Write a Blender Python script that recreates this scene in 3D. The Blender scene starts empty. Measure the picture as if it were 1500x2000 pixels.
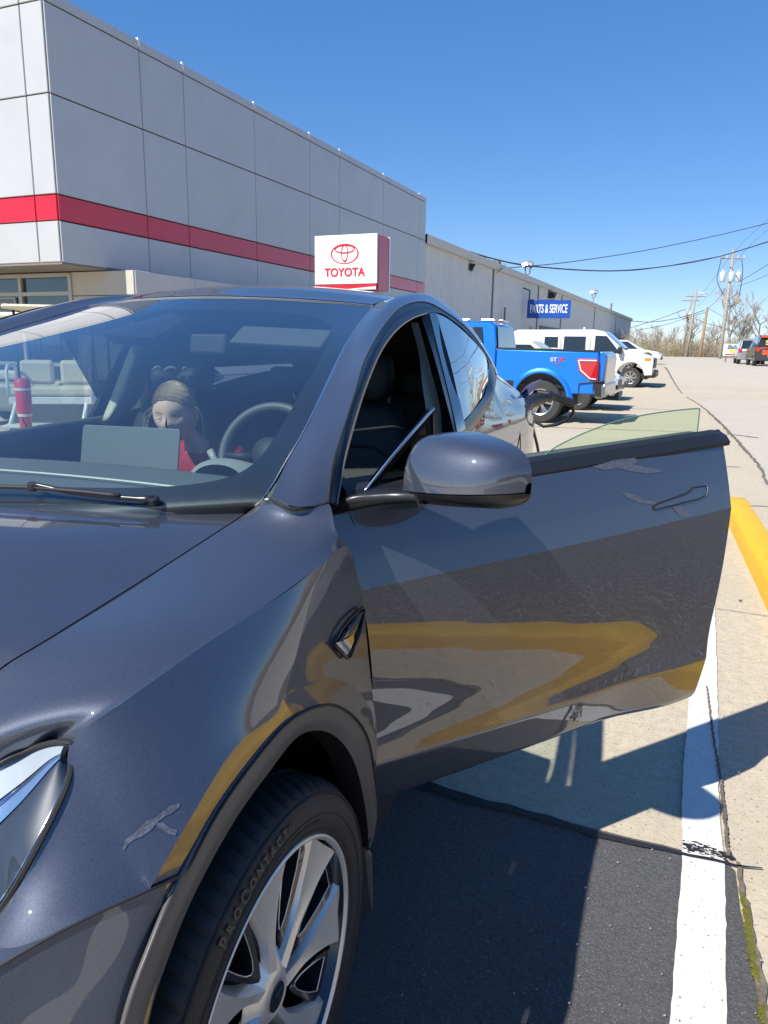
import bpy, math, random
from mathutils import Vector, Matrix
V = Vector
random.seed(7)
C = bpy.context.scene.collection
sc = bpy.context.scene
rad = math.radians

# ------------------------------------------------------------------ camera
POS = V((1.377, -0.952, 1.43)); YAW, PIT, ROL = rad(16.9), rad(12.5), rad(.85); FP = 1450.0
cy, sy, cp, sp = math.cos(YAW), math.sin(YAW), math.cos(PIT), math.sin(PIT)
FW = V((-sy*cp, cy*cp, -sp)); r0_ = V((cy, sy, 0)); u0_ = r0_.cross(FW)
RT = r0_*math.cos(ROL) + u0_*math.sin(ROL); UP = -r0_*math.sin(ROL) + u0_*math.cos(ROL)
cam = bpy.data.cameras.new('camera'); camo = bpy.data.objects.new('camera', cam); C.objects.link(camo)
cam.sensor_fit = 'HORIZONTAL'; cam.sensor_width = 36; cam.lens = FP/1500*36
cam.clip_start = .02; cam.clip_end = 3000
M3 = Matrix((RT, UP, -FW)).transposed()
camo.matrix_world = Matrix.Translation(POS) @ M3.to_4x4()
sc.camera = camo

# ------------------------------------------------------------------ sky, sun, exposure
SUNV = V((-.47, -.83, 1.0)).normalized()
EL = math.asin(SUNV.z)
w = bpy.data.worlds.new('World'); sc.world = w; w.use_nodes = True
nt = w.node_tree; bg = nt.nodes['Background']
sky = nt.nodes.new('ShaderNodeTexSky'); sky.sky_type = 'NISHITA'; sky.sun_disc = False
sky.sun_elevation = EL; sky.sun_rotation = math.atan2(SUNV.x, SUNV.y)
sky.altitude = 250; sky.air_density = .8; sky.dust_density = 0; sky.ozone_density = 6
hs_ = nt.nodes.new('ShaderNodeHueSaturation'); hs_.inputs['Saturation'].default_value = 1.35
gm_ = nt.nodes.new('ShaderNodeGamma'); gm_.inputs[1].default_value = .6; hs_.inputs['Hue'].default_value = .511; hs_.inputs['Saturation'].default_value = 1.5; hs_.inputs['Value'].default_value = 1.3
nt.links.new(sky.outputs[0], gm_.inputs[0]); nt.links.new(gm_.outputs[0], hs_.inputs['Color']); nt.links.new(hs_.outputs[0], bg.inputs[0]); bg.inputs[1].default_value = .145
sl = bpy.data.lights.new('sun', 'SUN'); sl.energy = 4.2; sl.angle = rad(.53); sl.color = (1, .955, .88)
so = bpy.data.objects.new('sun', sl); C.objects.link(so)
so.rotation_euler = (-SUNV).to_track_quat('-Z', 'Y').to_euler(); so.location = (0, 0, 30)
sc.view_settings.view_transform = 'Standard'; sc.view_settings.look = 'None'
sc.view_settings.exposure = 0.72; sc.view_settings.gamma = 1; sc.view_settings.use_curve_mapping = False

# ------------------------------------------------------------------ a pixel of the photograph -> a point on a plane of the place
def ray(x, y): return FW + RT*((x-750)/FP) - UP*((y-1000)/FP)
def plane(x, y, n, d):
    n = V(n); r = ray(x, y); return POS + r*((d-POS.dot(n))/r.dot(n))
def at(x, y, X=None, Y=None, Z=None, d=None):
    if X is not None: return plane(x, y, (1, 0, 0), X)
    if Y is not None: return plane(x, y, (0, 1, 0), Y)
    if Z is not None: return plane(x, y, (0, 0, 1), Z)
    return POS + ray(x, y)*d

# ------------------------------------------------------------------ mesh helpers
class MB:
    def __init__(s): s.v = []; s.f = []; s.m = []
    def add(s, vs, fs, mi=0):
        o = len(s.v); s.v += [tuple(p) for p in vs]; s.f += [tuple(i+o for i in f) for f in fs]; s.m += [mi]*len(fs); return s
    def box(s, c, d, R=None, mi=0):
        x, y, z = d[0]/2, d[1]/2, d[2]/2
        vs = [V((a*x, b*y, e*z)) for a in (-1, 1) for b in (-1, 1) for e in (-1, 1)]
        if R is not None: vs = [R @ p for p in vs]
        c = V(c); return s.add([p+c for p in vs], [(0, 1, 3, 2), (4, 6, 7, 5), (0, 4, 5, 1), (2, 3, 7, 6), (0, 2, 6, 4), (1, 5, 7, 3)], mi)
    def prism(s, poly, ext, mi=0):
        n = len(poly); e = V(ext); a = [V(p) for p in poly]
        return s.add(a+[p+e for p in a], [tuple(range(n))[::-1], tuple(range(n, 2*n))]+[(i, (i+1) % n, (i+1) % n+n, i+n) for i in range(n)], mi)
    def tube(s, pts, r, n=8, mi=0, caps=True):
        pts = [V(p) for p in pts]; N = len(pts); rs = r if isinstance(r, (list, tuple)) else [r]*N
        vs = []; prev = None
        for i, p in enumerate(pts):
            t = (pts[min(i+1, N-1)]-pts[max(i-1, 0)]).normalized()
            if prev is None:
                a = V((0, 0, 1)) if abs(t.z) < .9 else V((1, 0, 0)); a = (a-t*a.dot(t)).normalized()
            else:
                a = (prev-t*prev.dot(t)).normalized()
            prev = a; b = t.cross(a)
            for k in range(n):
                th = 2*math.pi*k/n; vs.append(p+(a*math.cos(th)+b*math.sin(th))*rs[i])
        fs = [(i*n+k, i*n+(k+1) % n, (i+1)*n+(k+1) % n, (i+1)*n+k) for i in range(N-1) for k in range(n)]
        if caps: fs += [tuple(range(n))[::-1], tuple((N-1)*n+k for k in range(n))]
        return s.add(vs, fs, mi)
    def grid(s, rows, mi=0, flip=False, closed=False):
        n = len(rows[0]); vs = [p for r in rows for p in r]; fs = []
        for i in range(len(rows)-1):
            for k in range(n if closed else n-1):
                q = (i*n+k, i*n+(k+1) % n, (i+1)*n+(k+1) % n, (i+1)*n+k); fs.append(q[::-1] if flip else q)
        return s.add(vs, fs, mi)
    def lathe(s, prof, axis='X', n=48, mi=0, c=(0, 0, 0)):
        rows = []
        for k in range(n):
            th = 2*math.pi*k/n; cc, ss = math.cos(th), math.sin(th)
            if axis == 'X': rows.append([V((a, r*cc, r*ss))+V(c) for a, r in prof])
            else: rows.append([V((r*cc, r*ss, a))+V(c) for a, r in prof])
        rows.append(rows[0])
        return s.grid(rows, mi)
    def build(s, name, mats, parent=None, smooth=False, bevel=0, auto=None, solid=0, sub=0, loc=None):
        me = bpy.data.meshes.new(name); me.from_pydata(s.v, [], s.f); me.update()
        mats = mats if isinstance(mats, (list, tuple)) else [mats]
        for m in mats: me.materials.append(m)
        if len(mats) > 1:
            for p, k in zip(me.polygons, s.m): p.material_index = k
        return link(name, me, parent, smooth, bevel, auto, solid, sub, loc)
def link(name, me, parent=None, smooth=False, bevel=0, auto=None, solid=0, sub=0, loc=None):
    if smooth or auto:
        for p in me.polygons: p.use_smooth = True
    if auto:
        import bmesh
        bm = bmesh.new(); bm.from_mesh(me); bmesh.ops.remove_doubles(bm, verts=bm.verts, dist=1e-5); bmesh.ops.recalc_face_normals(bm, faces=bm.faces); bm.to_mesh(me); bm.free()
        me.set_sharp_from_angle(angle=rad(auto))
    o = bpy.data.objects.new(name, me); C.objects.link(o)
    if parent: o.parent = parent
    if loc is not None: o.location = loc
    if solid:
        m = o.modifiers.new('s', 'SOLIDIFY'); m.thickness = solid; m.offset = -1
    if bevel:
        m = o.modifiers.new('b', 'BEVEL'); m.width = bevel; m.segments = 2; m.limit_method = 'ANGLE'; m.angle_limit = rad(40)
    if sub:
        m = o.modifiers.new('u', 'SUBSURF'); m.levels = sub; m.render_levels = sub
    return o
def tag(o, label=None, cat=None, group=None, kind=None):
    if label: o['label'] = label
    if cat: o['category'] = cat
    if group: o['group'] = group
    if kind: o['kind'] = kind
    return o
def empty(name, loc=(0, 0, 0), rz=0):
    o = bpy.data.objects.new(name, None); C.objects.link(o); o.location = loc; o.rotation_euler = (0, 0, rz); o.empty_display_size = .1; return o
def copy_tree(o, parent=None):
    c = o.copy(); C.objects.link(c); c.parent = parent
    for ch in [x for x in C.objects if x.parent == o]: copy_tree(ch, c)
    return c
def cat(pts, n):
    """resample a point list by arc length along a Catmull-Rom curve"""
    pts = [V(p) for p in pts]
    if len(pts) == 1: return pts*n
    P = [pts[0]*2-pts[1]]+pts+[pts[-1]*2-pts[-2]]; fine = []
    for i in range(1, len(P)-2):
        a, b, c, d = P[i-1], P[i], P[i+1], P[i+2]
        for k in range(12):
            t = k/12; fine.append(.5*((2*b)+(c-a)*t+(2*a-5*b+4*c-d)*t*t+(3*b-a-3*c+d)*t*t*t))
    fine.append(pts[-1]); L = [0]
    for i in range(1, len(fine)): L.append(L[-1]+(fine[i]-fine[i-1]).length)
    out = []; j = 0
    for k in range(n):
        s = L[-1]*k/(n-1)
        while j < len(L)-2 and L[j+1] < s: j += 1
        t = (s-L[j])/max(L[j+1]-L[j], 1e-9); out.append(fine[j].lerp(fine[j+1], min(max(t, 0), 1)))
    return out
def catu(pts, n):
    """resample uniformly per control point (keeps matched stations aligned)"""
    pts = [V(p) for p in pts]; P = [pts[0]*2-pts[1]]+pts+[pts[-1]*2-pts[-2]]; out = []
    m = len(pts)-1
    for k in range(n):
        g = k/(n-1)*m; i = min(int(g), m-1); t = g-i; a, b, c, d = P[i], P[i+1], P[i+2], P[i+3]
        out.append(.5*((2*b)+(c-a)*t+(2*a-5*b+4*c-d)*t*t+(3*b-a-3*c+d)*t*t*t))
    return out
def loft(rows, nu=40, nv=16, arc=True):
    R = [(cat if arc else catu)(r, nu) for r in rows]
    cols = [catu([r[k] for r in R], nv) for k in range(nu)]
    return [[cols[k][j] for k in range(nu)] for j in range(nv)]
def mir(rows): return [[V((-p[0], p[1], p[2])) for p in r] for r in rows]

# ------------------------------------------------------------------ materials
def mat(name, col, rough=.5, metal=0, coat=0, noise=0, nscale=8, bump=0, bscale=60, spec=None, coatr=.03, emit=0, detail=6, col2=None, thr=None):
    m = bpy.data.materials.new(name); m.use_nodes = True; t = m.node_tree; b = t.nodes['Principled BSDF']; L = t.links
    b.inputs['Base Color'].default_value = (*col, 1); b.inputs['Roughness'].default_value = rough; b.inputs['Metallic'].default_value = metal
    b.inputs['Coat Weight'].default_value = coat; b.inputs['Coat Roughness'].default_value = coatr
    if spec is not None: b.inputs['Specular IOR Level'].default_value = spec
    tc = t.nodes.new('ShaderNodeTexCoord')
    if noise or col2:
        n = t.nodes.new('ShaderNodeTexNoise'); n.inputs['Scale'].default_value = nscale; n.inputs['Detail'].default_value = detail; n.inputs['Roughness'].default_value = .65
        L.new(tc.outputs['Object'], n.inputs['Vector'])
        r = t.nodes.new('ShaderNodeValToRGB'); a = noise
        lo, hi = thr if thr else (.3, .7)
        r.color_ramp.elements[0].position = lo; r.color_ramp.elements[1].position = hi
        c1 = col2 if col2 else tuple(c*(1-a) for c in col)
        r.color_ramp.elements[0].color = (*c1, 1); r.color_ramp.elements[1].color = (*[min(1, c*(1+a)) for c in col], 1)
        L.new(n.outputs['Fac'], r.inputs[0]); L.new(r.outputs[0], b.inputs['Base Color'])
    if bump:
        n2 = t.nodes.new('ShaderNodeTexNoise'); n2.inputs['Scale'].default_value = bscale; n2.inputs['Detail'].default_value = 4
        L.new(tc.outputs['Object'], n2.inputs['Vector'])
        bp = t.nodes.new('ShaderNodeBump'); bp.inputs['Strength'].default_value = bump; bp.inputs['Distance'].default_value = .01
        L.new(n2.outputs['Fac'], bp.inputs['Height']); L.new(bp.outputs[0], b.inputs['Normal'])
    return m
def paintmat(name, col, flake=.25, rough=.38, metal=.75, fs=900):
    m = mat(name, col, rough, metal, 1.0, coatr=.015); t = m.node_tree; b = t.nodes['Principled BSDF']; L = t.links
    tc = t.nodes.new('ShaderNodeTexCoord'); v = t.nodes.new('ShaderNodeTexVoronoi'); v.inputs['Scale'].default_value = fs
    L.new(tc.outputs['Object'], v.inputs['Vector'])
    hs = t.nodes.new('ShaderNodeMapRange'); hs.inputs[1].default_value = 0; hs.inputs[2].default_value = 1
    hs.inputs[3].default_value = 1-flake; hs.inputs[4].default_value = 1+flake*2
    sp_ = t.nodes.new('ShaderNodeSeparateColor'); L.new(v.outputs['Color'], sp_.inputs[0]); L.new(sp_.outputs[0], hs.inputs[0])
    mx = t.nodes.new('ShaderNodeMix'); mx.data_type = 'RGBA'; mx.blend_type = 'MULTIPLY'; mx.inputs[0].default_value = 1
    mx.inputs[6].default_value = (*col, 1); L.new(hs.outputs[0], mx.inputs[7]); L.new(mx.outputs[2], b.inputs['Base Color'])
    return m
def glassmat(name, tint, refl=1.0, dust=.0, ior=1.5, dustcol=(.5, .55, .6), rough=.0, mult=1.6):
    m = bpy.data.materials.new(name); m.use_nodes = True; t = m.node_tree; t.nodes.clear(); L = t.links
    o = t.nodes.new('ShaderNodeOutputMaterial'); tr = t.nodes.new('ShaderNodeBsdfTransparent'); tr.inputs[0].default_value = (*tint, 1)
    gl = t.nodes.new('ShaderNodeBsdfGlossy'); gl.inputs['Roughness'].default_value = rough; gl.inputs[0].default_value = (refl, refl, refl, 1)
    fr = t.nodes.new('ShaderNodeFresnel'); ge = t.nodes.new('ShaderNodeNewGeometry'); im = t.nodes.new('ShaderNodeMapRange'); im.inputs[3].default_value = ior; im.inputs[4].default_value = 1/ior
    L.new(ge.outputs['Backfacing'], im.inputs[0]); L.new(im.outputs[0], fr.inputs[0])
    mu = t.nodes.new('ShaderNodeMath'); mu.operation = 'MULTIPLY'; mu.inputs[1].default_value = mult; mu.use_clamp = True; L.new(fr.outputs[0], mu.inputs[0])
    df = t.nodes.new('ShaderNodeBsdfDiffuse'); df.inputs[0].default_value = (*dustcol, 1)
    m1 = t.nodes.new('ShaderNodeMixShader'); m1.inputs[0].default_value = dust
    if dust:
        tc = t.nodes.new('ShaderNodeTexCoord'); mp = t.nodes.new('ShaderNodeMapping'); mp.inputs['Scale'].default_value = (1.2, 1.0, 1.2); mp.inputs['Rotation'].default_value = (0, 0, .6)
        n = t.nodes.new('ShaderNodeTexNoise'); n.inputs['Scale'].default_value = 3; n.inputs['Detail'].default_value = 8
        L.new(tc.outputs['Object'], mp.inputs[0]); L.new(mp.outputs[0], n.inputs['Vector'])
        mr = t.nodes.new('ShaderNodeMapRange'); mr.inputs[1].default_value = .35; mr.inputs[2].default_value = .8; mr.inputs[3].default_value = dust*.8; mr.inputs[4].default_value = dust*1.3
        L.new(n.outputs['Fac'], mr.inputs[0]); L.new(mr.outputs[0], m1.inputs[0])
    L.new(tr.outputs[0], m1.inputs[1]); L.new(df.outputs[0], m1.inputs[2])
    m2 = t.nodes.new('ShaderNodeMixShader'); L.new(mu.outputs[0], m2.inputs[0]); L.new(m1.outputs[0], m2.inputs[1]); L.new(gl.outputs[0], m2.inputs[2])
    L.new(m2.outputs[0], o.inputs[0]); return m

P = {}
P['paint'] = paintmat('midnight_metallic_paint', (.054, .062, .086), .16, .56, .55, 1100); P['paint'].node_tree.nodes['Principled BSDF'].inputs['Coat IOR'].default_value = 1.88
P['gloss_black'] = mat('gloss_black', (.008, .009, .011), .08, coat=1, coatr=.01)
P['frit'] = mat('black_frit', (.006, .007, .009), .5)
P['satin_black'] = mat('satin_black', (.018, .018, .02), .32)
P['arch'] = mat('arch_plastic', (.09, .085, .08), .42, bump=.05, bscale=500)
P['rubber'] = mat('rubber_seal', (.015, .015, .015), .6)
P['chrome'] = mat('chrome', (.75, .75, .77), .12, 1)
P['silver'] = mat('wheel_silver', (.78, .76, .72), .36, .6, coat=.3, noise=.04, nscale=40)
P['wheel_black'] = mat('wheel_gloss_black', (.02, .02, .022), .18, coat=.6)
P['brake'] = mat('brake_steel', (.25, .25, .26), .35, 1, noise=.2, nscale=60)
P['tyre'] = mat('tyre_rubber', (.022, .022, .023), .62, noise=.3, nscale=30, bump=.15, bscale=250)
P['tyre_text'] = mat('tyre_raised_rubber', (.055, .053, .052), .5)
P['wind'] = glassmat('windshield_glass', (.74, .84, .82), .95, .030, dustcol=(.40, .5, .62), mult=1.85)
P['side'] = glassmat('side_glass', (.80, .88, .82), .8, .0)
P['door_glass'] = glassmat('green_door_glass', (.80, .93, .78), .6, .02, dustcol=(.5, .7, .5))
P['quarter'] = glassmat('quarter_glass', (.05, .06, .05), .3, .0)
P['privacy'] = glassmat('privacy_glass', (.10, .12, .13), 1.0, .0, ior=1.7)
P['clear'] = glassmat('lamp_lens', (.95, .97, 1), .8, .0, mult=.9)
P['int_dark'] = mat('interior_black', (.018, .02, .022), .6, noise=.25, nscale=30)
P['int_grey'] = mat('interior_grey', (.10, .11, .11), .65, noise=.1, nscale=50)
P['dash'] = mat('dash_pad', (.12, .135, .14), .6, bump=.1, bscale=300)
P['int_light'] = mat('headliner_trim', (.60, .60, .52), .8, noise=.06, nscale=80, bump=.08, bscale=300)
P['seat'] = mat('seat_vegan_leather', (.022, .024, .026), .5, bump=.1, bscale=200)
P['laptop'] = mat('laptop_aluminium', (.15, .17, .17), .5, .3)
P['skin'] = mat('skin', (.72, .47, .36), .55, noise=.06, nscale=30)
P['hair'] = mat('blonde_hair', (.42, .30, .17), .5, noise=.25, nscale=120, bump=.2, bscale=160)
P['red_shirt'] = mat('red_shirt', (.42, .012, .02), .8, noise=.15, nscale=60, bump=.1, bscale=200)
P['jeans'] = mat('jeans', (.04, .06, .12), .8, noise=.2, nscale=60)
P['white_ribbon'] = mat('white_ribbon', (.75, .75, .78), .6)
P['eye'] = mat('eye', (.6, .6, .6), .2)
P['lip'] = mat('lip', (.5, .2, .17), .5)
P['dark_hair'] = mat('black_bow', (.02, .02, .03), .7)
P['lamp_red'] = mat('tail_lamp_red', (.45, .008, .012), .12, coat=1)
P['lamp_clear'] = mat('reflector_white', (.75, .76, .78), .15, .6)
P['amber'] = mat('amber_lens', (.7, .25, .03), .2, coat=1)

# ================================================================== GROUND
def gz(x, y):
    def ss(a, b, v): t = min(max((v-a)/(b-a), 0), 1); return t*t*(3-2*t)
    return .62*ss(24, 48, y)+.14*ss(48, 100, y)-5*ss(110, 240, y)
def groundmat(name, base, dark, nscale, speck=0, speckcol=(.5, .5, .5), bump=.3, bscale=90, rough=.85, stain=.35, sscale=.6, spk=(.68, .72), spks=120):
    m = bpy.data.materials.new(name); m.use_nodes = True; t = m.node_tree; b = t.nodes['Principled BSDF']; L = t.links
    b.inputs['Roughness'].default_value = rough; b.inputs['Specular IOR Level'].default_value = .3
    tc = t.nodes.new('ShaderNodeTexCoord')
    def noise(s, d=6, r=.6):
        n = t.nodes.new('ShaderNodeTexNoise'); n.inputs['Scale'].default_value = s; n.inputs['Detail'].default_value = d; n.inputs['Roughness'].default_value = r
        L.new(tc.outputs['Object'], n.inputs['Vector']); return n
    def mix(a, c, f, mode='MIX'):
        x = t.nodes.new('ShaderNodeMix'); x.data_type = 'RGBA'; x.blend_type = mode
        for k, s in ((0, f), (6, a), (7, c)):
            if hasattr(s, 'is_output'): L.new(s, x.inputs[k])
            else: x.inputs[k].default_value = s
        return x.outputs[2]
    def ramp(s, lo, hi):
        r = t.nodes.new('ShaderNodeMapRange'); r.inputs[1].default_value = lo; r.inputs[2].default_value = hi; L.new(s, r.inputs[0]); return r.outputs[0]
    n1 = noise(nscale, 8, .7); col = mix((*dark, 1), (*base, 1), ramp(n1.outputs['Fac'], .3, .65))
    n2 = noise(sscale, 5, .6); col = mix(col, (*[c*(1-stain) for c in base], 1), ramp(n2.outputs['Fac'], .5, .75))
    if speck:
        n3 = noise(spks, 2, .5); col = mix(col, (*speckcol, 1), ramp(n3.outputs['Fac'], *spk))
    L.new(col, b.inputs['Base Color'])
    n4 = noise(bscale, 6, .7); bp = t.nodes.new('ShaderNodeBump'); bp.inputs['Strength'].default_value = bump; bp.inputs['Distance'].default_value = .006
    L.new(n4.outputs['Fac'], bp.inputs['Height']); L.new(bp.outputs[0], b.inputs['Normal'])
    return m
P['concrete'] = groundmat('lot_concrete', (.58, .50, .37), (.43, .37, .27), 22, 1, (.22, .19, .15), .5, 70, stain=.20, spks=95, spk=(.60, .72))
P['asphalt'] = groundmat('sealed_asphalt', (.125, .122, .119), (.070, .070, .071), 75, 1, (.30, .30, .29), 1.0, 150, rough=.6, stain=.3, sscale=2.5, spks=220, spk=(.60, .74))
P['road'] = groundmat('worn_road', (.56, .50, .40), (.46, .41, .33), 20, 1, (.22, .19, .16), .6, 50, stain=.15, spks=60, spk=(.6, .72))
P['grass'] = groundmat('verge_ground', (.20, .17, .09), (.12, .12, .05), 3, 0, stain=.3, bump=.8)
P['tar'] = groundmat('tar_seal', (.030, .028, .030), (.018, .018, .02), 60, 0, bump=.6, rough=.5)
P['crack'] = groundmat('crack_fill', (.24, .20, .155), (.09, .075, .06), 40, 0, bump=.9)
P['moss'] = groundmat('moss', (.16, .15, .02), (.06, .07, .015), 50, 0, bump=1, stain=.2)
def wornpaint(name, base, under, thr=(.62, .72), sc_=30, rough=.6, bump=.25):
    m = mat(name, base, rough, bump=bump, bscale=140); t = m.node_tree; b = t.nodes['Principled BSDF']; L = t.links
    tc = t.nodes.new('ShaderNodeTexCoord'); n = t.nodes.new('ShaderNodeTexNoise'); n.inputs['Scale'].default_value = sc_; n.inputs['Detail'].default_value = 10; n.inputs['Roughness'].default_value = .8
    L.new(tc.outputs['Object'], n.inputs['Vector']); r = t.nodes.new('ShaderNodeValToRGB')
    e = r.color_ramp.elements; e[0].position = thr[0]; e[0].color = (*base, 1); e[1].position = thr[1]; e[1].color = (*under, 1)
    n2 = r.color_ramp.elements.new(.45); n2.color = (*[c*.88 for c in base], 1)
    L.new(n.outputs['Fac'], r.inputs[0]); L.new(r.outputs[0], b.inputs['Base Color']); return m
P['line'] = wornpaint('white_line_paint', (.74, .73, .68), (.42, .40, .36), (.60, .72), 45)
P['yellow'] = wornpaint('yellow_kerb_paint', (.84, .49, .010), (.55, .36, .06), (.62, .78), 12, .5, .5)

def ground_sheet(name, x0, x1, y0, y1, nx, ny, dz, m, ys=None):
    b = MB(); ys = ys or [y0+(y1-y0)*j/ny for j in range(ny+1)]
    b.grid([[V((x0+(x1-x0)*i/nx, y, gz(0, y)+dz)) for i in range(nx+1)] for y in ys])
    return tag(b.build(name, m, smooth=True), kind='structure')
yl = [-300, -80, -20, 0, 10, 20]+list(range(24, 120, 4))+list(range(120, 245, 10))+[400, 900, 1800]
ground_sheet('ground', -900, 900, 0, 0, 2, 0, -.010, P['grass'], yl)
yl2 = [-60, -20, 0, 10, 20]+list(range(24, 110, 4))+[110]
ground_sheet('concrete_lot', -45, 60, 0, 0, 2, 0, 0, P['concrete'], yl2)
def poly(name, pts, dz, m, thick=0.0):
    b = MB(); n = len(pts); top = [V((p[0], p[1], gz(0, p[1])+dz)) for p in pts]
    b.add(top, [tuple(range(n))])
    return tag(b.build(name, m), kind='structure')
def wob(pts, n, a, seed=1):
    r = random.Random(seed); q = cat([(p[0], p[1], 0) for p in pts], n)
    return [V((p.x+r.uniform(-a, a), p.y+r.uniform(-a, a), 0)) for p in q]
g = lambda x, y: at(x, y, Z=0)
# dark sealed asphalt in front: seam in the distance, gutter edge to the right
seam = [(-6, 2.0), (-4.5, 1.87), (-3, 1.73), (-1.6, 1.58), (-.6, 1.45), (.2, 1.34), (.6, 1.28), g(880, 1548), g(1050, 1590), g(1200, 1632), g(1330, 1662), g(1425, 1690)]
gut = [g(1432, 1705), g(1445, 1760), g(1470, 1880), g(1492, 1990), (1.80, .30), (1.80, -.2), (1.80, -.7), (1.79, -1.4), (1.79, -2.5), (1.79, -4), (1.79, -6), (1.79, -8)]
poly('asphalt_pavement', wob(seam, 90, .004)+wob(gut, 60, .006, 2)+[V((-6, -8, 0))], .004, P['asphalt'])
# tar bands along the seam
def band(name, cl, ws, dz, m, n=120, a=.004, seed=3):
    q = wob(cl, n, a, seed); r = random.Random(seed+5); L_ = []; R_ = []
    for i, p in enumerate(q):
        t = (q[min(i+1, n-1)]-q[max(i-1, 0)]).normalized(); nn = V((-t.y, t.x, 0)); f = i/(n-1)*(len(ws)-1); k = min(int(f), len(ws)-2)
        wd = ws[k]+(ws[k+1]-ws[k])*(f-k); wd *= r.uniform(.75, 1.25)
        L_.append(p+nn*wd/2); R_.append(p-nn*wd/2)
    b = MB(); b.grid([[V((p.x, p.y, gz(0, p.y)+dz)) for p in L_], [V((p.x, p.y, gz(0, p.y)+dz)) for p in R_]], flip=True)
    return tag(b.build(name, m), kind='structure')
band('tar_seam', [(-6, 2.0), (-4.5, 1.87), (-3, 1.73), (-1.6, 1.58), (-.6, 1.45), (.2, 1.34), (.6, 1.28), g(880, 1555), g(1050, 1600), g(1200, 1645), g(1330, 1672), g(1430, 1695), g(1490, 1703)], [.06, .06, .06, .06, .06, .06, .07, .10, .11, .10, .085, .05, .03, .006], .012, P['tar'])
# white parking line
lc_l = [g(1308, 2010), g(1318, 1850), g(1332, 1690), g(1330, 1600), g(1345, 1400), g(1392, 1180)]
lc_r = [g(1422, 2010), g(1422, 1850), g(1418, 1690), g(1414, 1560), g(1412, 1400), g(1406, 1180)]
a_ = V((1.60, .50, 0)); b_ = V((1.72, .535, 0))
dl = V((math.sin(rad(6)), math.cos(rad(6)), 0))
lineL = [g(1308, 2010)-dl*k for k in (3, 2.4, 1.8, 1.2, .6, .3)]+[g(1308, 2010), g(1331, 1690), g(1332, 1540), g(1343, 1400)]+[g(1343, 1400)+dl*k for k in (.5, 1.1, 1.7, 2.3, 2.9, 3.4)]
lineR = [p+V((.112, -.01, 0)) for p in lineL]
lb = MB(); A_ = wob(lineL, 260, .0022, 5); B_ = wob(lineR, 260, .0022, 6)
lb.grid([[V((p.x, p.y, .008)) for p in A_], [V((p.x, p.y, .008)) for p in B_]], flip=True)
tag(lb.build('parking_line', P['line']), kind='structure')
# the line's asphalt crossing scar and gutter crack with moss
band('gutter_crack', [g(1380, 1345), g(1392, 1440), g(1405, 1520), g(1414, 1600), g(1422, 1680)], [.005, .009, .008, .012, .010], .014, P['crack'], 110, .0025, 9)
band('gutter_crack', [g(1440, 1690), g(1452, 1760), g(1466, 1830), g(1482, 1930), g(1500, 2010), (1.815, .3), (1.82, 0), (1.83, -.4), (1.83, -.8)], [.012, .022, .014, .02, .016, .02], .012, P['crack'], 80, .004, 11)
mo = MB(); rr = random.Random(4)
for i in range(420):
    t = rr.random(); p = g(1452, 1765).lerp(g(1476, 1930), t) if t < .9 else g(1486, 1985)
    p = V(p)+V((rr.gauss(0, .0035), rr.gauss(0, .012), 0)); h = rr.uniform(.002, .006)
    mo.add([p+V((-h, -h, .013)), p+V((h, -h, .013)), p+V((0, h*1.3, .013)), p+V((0, 0, .013+h))], [(0, 1, 3), (1, 2, 3), (2, 0, 3)])
tag(mo.build('moss', P['moss']), 'yellow green moss grown along the gutter crack beside the white line', 'moss', kind='stuff')
gr = MB()
for i in range(900):
    x = rr.uniform(1.0, 2.3); y = rr.uniform(.1, 4.5); s = rr.uniform(.0012, .0035); z = .014
    if x < 1.8 and rr.random() < .3: continue
    gr.add([(x-s, y-s, z), (x+s, y-s*.6, z), (x+s*.2, y+s, z), (x, y, z+s)], [(0, 1, 3), (1, 2, 3), (2, 0, 3)])
tag(gr.build('grit', mat('grit', (.35, .30, .22), .9)), 'fine pale grit scattered on the pavement near the car', 'grit', kind='stuff')
lf = MB(); p = g(1445, 1175); lf.add([p+V((-.012, -.004, .012)), p+V((0, -.010, .004)), p+V((.016, .002, .013)), p+V((.002, .010, .006))], [(0, 1, 2, 3)])
lf.build('fallen_leaf', mat('dead_leaf', (.05, .035, .02), .8)); tag(C.objects['fallen_leaf'], 'small dark curled leaf on the concrete next to the kerb', 'leaf')
wr = MB(); rw = random.Random(12); w0 = g(1335, 1655); w1 = g(1432, 1680)
for i in range(150):
    t = rw.random(); p = w0.lerp(w1, t)+V((0, rw.gauss(.0, .013), .0095)); s_ = rw.uniform(.0015, .008); n_ = 5; a0 = rw.uniform(0, 6)
    wr.add([p+V((math.cos(a0+k*6.283/n_)*s_*rw.uniform(.6, 1.8), math.sin(a0+k*6.283/n_)*s_*rw.uniform(.3, .9), i*2e-6)) for k in range(n_)], [tuple(range(n_))])
for i in range(90):
    t = rw.random(); p = lineL[6].lerp(lineL[9], t)+V((rw.uniform(.004, .108), 0, .0096)); s_ = rw.uniform(.0006, .0022)
    wr.add([p+V((math.cos(k*1.57)*s_, math.sin(k*1.57)*s_*rw.uniform(.5, 1.5), i*2e-6)) for k in range(4)], [(0, 1, 2, 3)])
tag(wr.build('line_wear', P['tar']), 'dark chips worn through the white parking line at the asphalt seam', 'paint chips', kind='stuff')
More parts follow.
